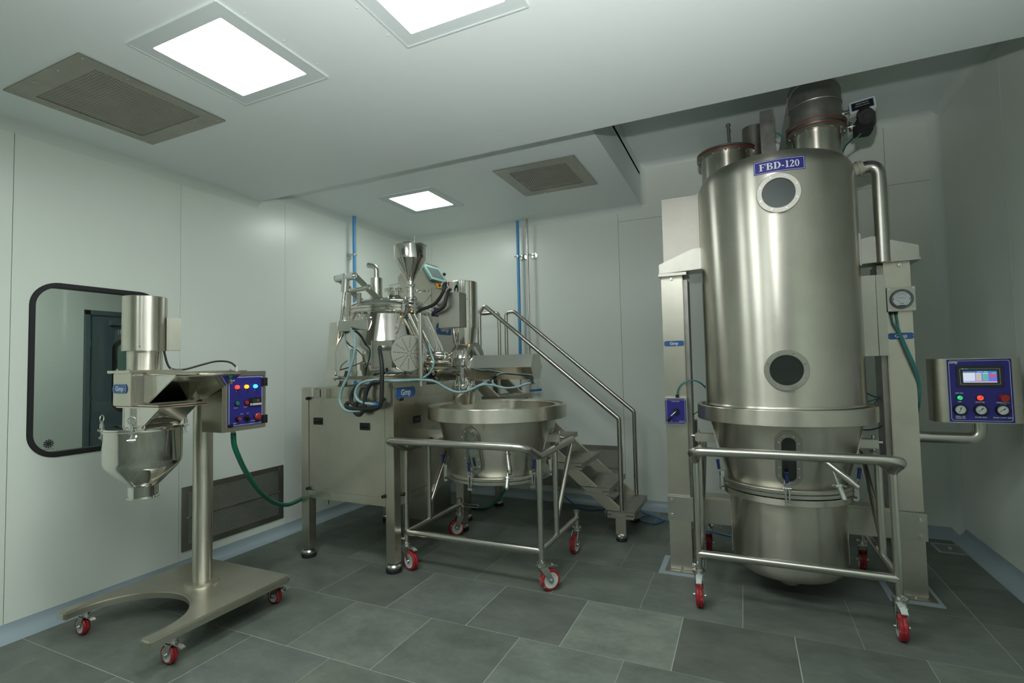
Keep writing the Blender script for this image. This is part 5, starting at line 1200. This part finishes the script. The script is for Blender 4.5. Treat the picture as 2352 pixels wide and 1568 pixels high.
# ------------------------------------------------------------------ pipes, hoses, drain
def pipe_drop(name, label, x, y, r, z0, z1, mat, cat, wallpt, zb, nrm, group=None, valve=None, disc=False):
    T = Thing(name, label, cat, (x, y, z0), group)
    T.part('pipe', MB().cyl((x, y, z0), (x, y, z1), r, seg=20), M[mat])
    w = Vector(wallpt); n = Vector(nrm); p = V(x, y, zb); t = n.cross(Z)
    m = MB().lathe([(r, -.012), (r+.005, -.012), (r+.005, .012), (r, .012)], p, Z, 20)
    m.cyl(w+Z*(zb-w.z), p, .006, seg=10).cyl(p+t*(r+.004), p+t*(r+.03), .006, seg=8).cyl(p-t*(r+.004), p-t*(r+.02), .006, seg=8)
    if disc: m.cyl(w+Z*(zb-w.z), w+Z*(zb-w.z)+n*.005, .035, seg=24)
    else: m.obox(w+Z*(zb-w.z)+n*.003, t, Z, n, .035, .03, .003)
    T.part('pipe_clip', m, M['cast'])
    T.part('ceiling_collar', MB().lathe([(r, -.004), (r+.012, -.004), (r+.010, .0), (r, .0)], (x, y, z1), Z, 20), M['white_plastic'])
    return T
pipe_drop('air_pipe', 'blue air pipe clipped to the window wall behind the granulator', -3.78, 4.245, .0185, 1.1, AZ, 'pipe_blue', 'pipe', (LW, 4.27, 2.72), 2.72, X, 'blue air pipes')
T = pipe_drop('air_pipe', 'blue air pipe on the back wall beside the thin steel pipe', -2.292, 5.26, .0175, 1.42, AZ, 'pipe_blue', 'pipe', (-2.25, BW, 2.74), 2.73, -Y, 'blue air pipes')
T.part('elbow', MB().cyl((-2.292, 5.26, 1.36), (-2.292, 5.26, 1.45), .027, seg=18).cyl((-2.292, 5.26, 1.38), (-2.25, 5.22, 1.38), .022, seg=16), M['pipe_blue'])
T.part('valve_handle', MB().cyl((-2.29, 5.22, 1.14), (-2.29, 5.22, 1.24), .013, seg=12), M['red_btn'])
T.part('valve_stem', MB().cyl((-2.292, 5.26, 1.2), (-2.292, 5.26, 1.36), .010, seg=12), M['tube'])
T = pipe_drop('water_pipe', 'thin steel pipe on the back wall with a blue handled valve', -2.167, 5.245, .0105, 1.1, AZ, 'tube', 'pipe', (-2.12, BW, 2.75), 2.735, -Y, None, disc=True)
T.part('valve', MB().cyl((-2.167, 5.245, 1.17), (-2.167, 5.245, 1.24), .020, seg=14).cyl((-2.167, 5.22, 1.2), (-2.167, 5.245, 1.2), .012, seg=10).cyl((-2.167, 5.245, 1.28), (-2.11, 5.24, 1.285), .007, seg=8), M['cast'])
T.part('valve_handle', MB().obox((-2.09, 5.215, 1.21), V(1, 0, .08).normalized(), V(-.08, 0, 1).normalized(), -Y, .065, .012, .005), M['tube_blue'])
hp = smooth([(-2.868, 2.14, 1.115), (-2.872, 2.15, 1.04), (-2.885, 2.19, .96), (-2.94, 2.287, .84), (-3.03, 2.46, .672), (-3.14, 2.67, .535), (-3.21, 2.84, .468), (-3.30, 3.02, .44), (-3.40, 3.3, .43), (-3.45, 3.8, .38), (-3.4, 4.3, .2), (-3.2, 4.6, .03), (-2.8, 4.7, .02), (-2.55, 4.68, .02), (-2.42, 4.72, .05), (-2.36, 4.95, .18), (-2.38, 5.15, .30)], 8)
solo('braided_hose', MB().tube(hp, .0155, 14), M['green_hose'], 'green braided hose hanging from the mill control box towards the granulator', 'hose')
bt = smooth([(-1.95, 5.26, .30), (-1.86, 5.22, .14), (-1.72, 5.17, .05), (-1.55, 5.08, .008), (-1.38, 5.1, .008), (-1.22, 5.2, .03), (-1.14, 5.22, .12), (-1.08, 5.2, .16), (-1.0, 5.2, .03), (-.93, 5.13, .008), (-.80, 5.06, .008), (-.74, 4.95, .008), (-.80, 4.84, .009), (-.89, 4.84, .012), (-.955, 4.92, .012), (-.92, 5.02, .015), (-.83, 5.04, .015), (-.73, 4.98, .008), (-.62, 4.9, .007), (-.45, 4.85, .007), (-.2, 4.75, .007), (.1, 4.6, .007), (.45, 4.75, .01), (.62, 4.9, .2), (.66, 4.95, .5), (.72, 4.7, .8)], 8)
solo('air_tube', MB().tube(bt, .0065, 8), M['tube_blue'], 'thin blue air tube looped on the floor between the steps and the dryer', 'tube')
T = Thing('floor_drain', 'square steel floor drain cover in the far corner', 'drain', (1.405, 5.03, 0))
T.part('frame', MB().ringp(rrect(.20, .235, .004, 2), rrect(.155, .185, .004, 2), (1.405, 5.03, -.001), X, Y, Z, .0035), M['skirting'])
T.part('cover', MB().prism(rrect(.15, .18, .004, 2), (1.405, 5.03, -.002), X, Y, Z, .0045), M['dull'])
T.part('knob', MB().cyl((1.405, 5.03, .002), (1.405, 5.03, .012), .016, seg=14), M['cast'])
make_texts()
